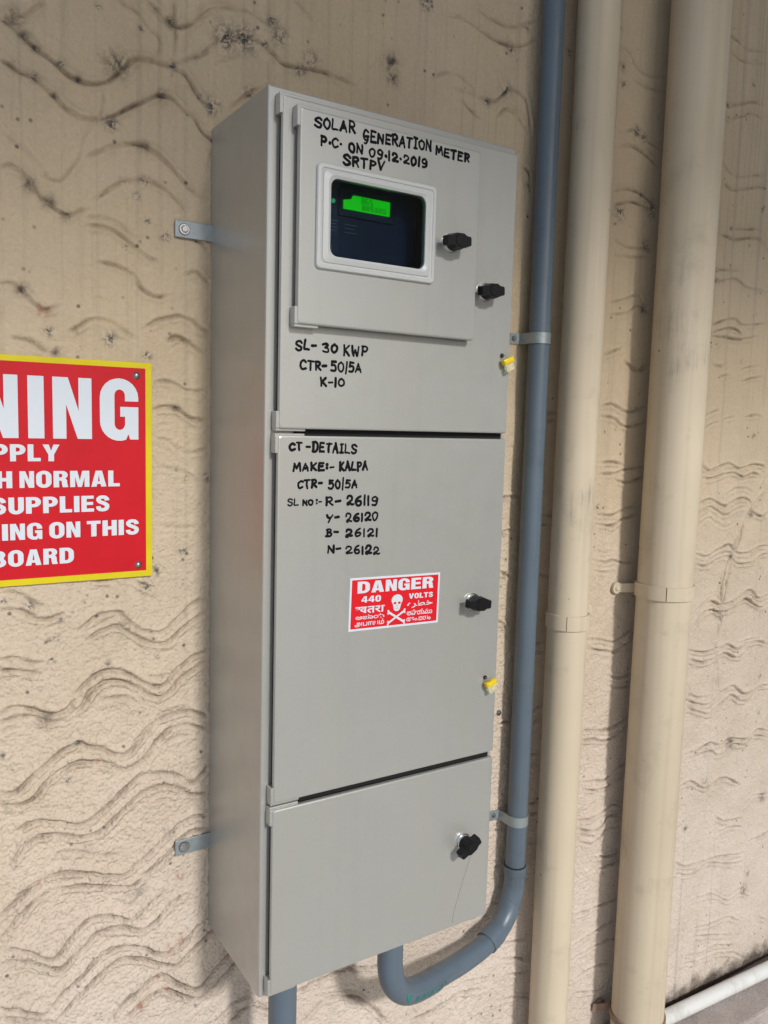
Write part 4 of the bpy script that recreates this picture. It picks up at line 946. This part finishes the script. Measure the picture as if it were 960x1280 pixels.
bm = bmesh.new(); P = smooth_path(low, 7); tube(bm, P, [BR if i < len(P)-40 else BR+.0016 for i in range(len(P))], 32); lb = obj('lower_bend', bm, M['conduit'], bc, auto=50)
bm = bmesh.new(); tube(bm, [(.2540, -.125, -.034), (.2540, -.125, .004)], BR-.0006, 32); obj('straight_pipe', bm, M['conduit'], bc, auto=40)
# thin dark rims where pipe enters a socket
for c_, t_, r_ in (((.5940, -.032, -.0515), (0, 0, 1), BR+.0014), ((.2540, -.125, -.0275), (0, 0, 1), BR+.0008)):
    bm = bmesh.new(); disc(bm, c_, t_, r_, .0012, 32); obj('socket_rim', bm, M['black'], bc, auto=40)
# green maker's print on the lower bend
bm = bmesh.new(); cpos = Vector((-.42303, -1.13913, .7705))
Pp = smooth_path(low, 12)
def on_tube(s_, ang):
    i = min(int(s_), len(Pp)-2); p = Pp[i].lerp(Pp[i+1], s_-i); t_ = (Pp[i+1]-Pp[i]).normalized()
    n_ = Vector((0, -1, .25)); n_ = (n_ - t_*n_.dot(t_)).normalized(); b_ = t_.cross(n_)
    return p + (n_*math.cos(ang) + b_*math.sin(ang))*(BR+.0021)
i0 = 12*3.3
for k in range(12):
    s0 = i0 + k*1.75; kind = k % 3
    for (du0, dv0, du1, dv1) in {0: [(0, -.18, 0, .18), (0, .18, .9, .18)], 1: [(0, -.18, 0, .18), (.9, -.18, .9, .18), (0, 0, .9, 0)], 2: [(0, -.18, .9, -.18), (0, -.18, 0, .18), (0, .18, .9, .18)]}[kind]:
        a, b = on_tube(s0+du0, -.25+dv0), on_tube(s0+du1, -.25+dv1); tube(bm, [a, b], .0005, 6)
for k in range(9):
    a = on_tube(i0+24+k*.45, -.55+.05*k); b = on_tube(i0+24+k*.45, .0+.02*k-.35*(k % 2)); tube(bm, [a, b], .0009, 6)
obj('printed_marking', bm, M['green'], bc)

c2 = empty('conduit', (.0610, -.140, -.35), 'short blue grey conduit dropping from the bottom left of the cabinet', 'conduit')
bm = bmesh.new(); tube(bm, straight(.0660, -.128, -.66, .004), .0205, 32); obj('straight_pipe', bm, M['conduit'], c2, auto=40)
bm = bmesh.new(); disc(bm, (.0660, -.128, -.010), (0, 0, 1), .0235, .0098, 28); obj('locking_collar', bm, M['conduit'], c2, auto=40)

def drain(x, y, r, label):
    t = empty('drain_pipe', (x, y, -.568), label, 'pipe', 'cream drain pipes right of the cabinet')
    bm = bmesh.new(); pts = straight(x, y, -.567, 3.348, 60)
    pts = [(a + .0012*math.sin(c*3.1+r*90), b, c) for a, b, c in pts]
    tube(bm, pts, r, 40); obj('pipe_length', bm, M['cream'], t, auto=40); return t
drain(.676, -.055, .0368, 'narrower cream painted drain pipe between the conduit and the wide pipe')
drain(.925, -.070, .0537, 'wide cream painted drain pipe at the right')

def strap(bm, path, z0, z1, th):
    """sheet-metal strip standing on edge: path in XY, thickness th, from z0 to z1"""
    n = len(path); L = []; 
    for i in range(n):
        d = (Vector(path[min(i+1, n-1)]) - Vector(path[max(i-1, 0)])).normalized(); q = Vector((-d.y, d.x))*th/2; p = Vector(path[i]); L.append((p+q, p-q))
    rings = [[bm.verts.new((a.x, a.y, z0)), bm.verts.new((b.x, b.y, z0)), bm.verts.new((b.x, b.y, z1)), bm.verts.new((a.x, a.y, z1))] for a, b in L]
    for r0, r1 in zip(rings, rings[1:]):
        for k in range(4): bm.faces.new((r0[k], r0[(k+1) % 4], r1[(k+1) % 4], r1[k]))
    bm.faces.new(rings[0][::-1]); bm.faces.new(rings[-1])
def saddle(z, label):
    t = empty('pipe_clamp', (BX, 0, z), label, 'clamp', 'metal saddle clamps on the blue conduit')
    r = BR + .0012; pts = [(BX-r-.021, -.0016), (BX-r-.0045, -.0016), (BX-r-.0012, -.0040), (BX-r, -.012), (BX-r, BY+.004)]
    pts += [(BX+r*math.cos(R(a)), BY+r*math.sin(R(a))) for a in range(180, 361, 12)]
    pts += [(BX+r, -.012), (BX+r+.0012, -.0040), (BX+r+.0045, -.0016), (BX+r+.017, -.0016)]
    bm = bmesh.new(); strap(bm, pts, z-.0095, z+.0095, .0014); obj('strap', bm, M['galv'], t, auto=35)
    for s_ in (-1, 1):
        bm = bmesh.new(); disc(bm, (BX+s_*(r+.0125), -.0022, z), (0, -1, 0), .0052, .0022, 20, .0036); bmesh.ops.create_cone(bm, cap_ends=True, segments=12, radius1=.0022, radius2=.0022, depth=.001, matrix=Matrix.Translation((BX+s_*(r+.0125), -.0046, z)) @ Matrix.Rotation(R(90), 4, 'X'))
        obj('screw', bm, M['screw'], t, auto=30)
saddle(.9275, 'upper metal saddle clamp on the blue grey conduit beside the upper door')
saddle(.0400, 'lower metal saddle clamp on the blue grey conduit just above its bend')
def ring_clamp(x, y, r, z, side, label, mat, h_=.0135, seam=True, ear=.05):
    t = empty('pipe_clamp', (x, 0, z), label, 'clamp', 'ring clamps on the cream drain pipes')
    q = r + .0022; a0 = 90
    for s_, (b0, b1) in (('a', (100, 222)), ('b', (223.6, 440))):
        bm = bmesh.new(); pts = [(x+q*math.cos(R(a)), y+q*math.sin(R(a))) for a in np.linspace(b0, b1, 26)]
        strap(bm, pts, z-h_, z+h_, .0036); obj('band', bm, mat, t, auto=35)
    bm = bmesh.new(); ex = x + side*(r+ear)
    strap(bm, [(x+side*q*.5, y+q*.86), (x+side*(q*.9), -.012), (x+side*(q+.008), -.006), (ex, -.0045)], z-.012, z+.006, .0026)
    disc(bm, (ex, -.0020, z-.003), (0, -1, 0), .0118, .0055, 22)
    e = obj('ear', bm, mat, t, auto=35)
    bm = bmesh.new(); disc(bm, (ex, -.0074, z-.003), (0, -1, 0), .0068, .0032, 18, .0050); obj('screw', bm, mat, e, auto=30)
ring_clamp(.676, -.055, .0368, .4180, 1, 'cream painted ring clamp around the narrower drain pipe', M['cream'], ear=.066)
ring_clamp(.925, -.070, .0537, .4560, -1, 'cream painted ring clamp with a left ear around the wide drain pipe', M['cream'], ear=.012)
ring_clamp(.925, -.070, .0537, -.4600, -1, 'brown stained ring clamp around the foot of the wide drain pipe', M['rusty'], h_=.006, ear=-.012)

wp = empty('white_pipe', (1.25, -.045, -.55), 'white plastic pipe lying on the ledge along the foot of the wall', 'pipe')
bm = bmesh.new(); tube(bm, [(.985, -.028, -.5505), (1.1, -.033, -.5505), (1.3, -.042, -.5505), (1.6, -.056, -.5505), (2.4, -.090, -.5505)], .0165, 28); obj('pipe_length', bm, M['white'], wp, auto=40)
bm = bmesh.new(); tube(bm, [(.972, -.0275, -.5505), (1.012, -.029, -.5505)], .0185, 28); obj('coupling', bm, M['white'], wp, auto=40)

ws2 = bmesh.new(); disc(ws2, (.5647, .0005, .2396), (0, -1, 0), .0062, .0030, 18, .0050); disc(ws2, (.5647, -.0024, .2396), (0, -1, 0), .0028, .0016, 12)
o = obj('wall_plug', ws2, M['screw'], None, auto=30); tag(o, 'small round screw plug in the wall between the cabinet and conduit', 'screw')
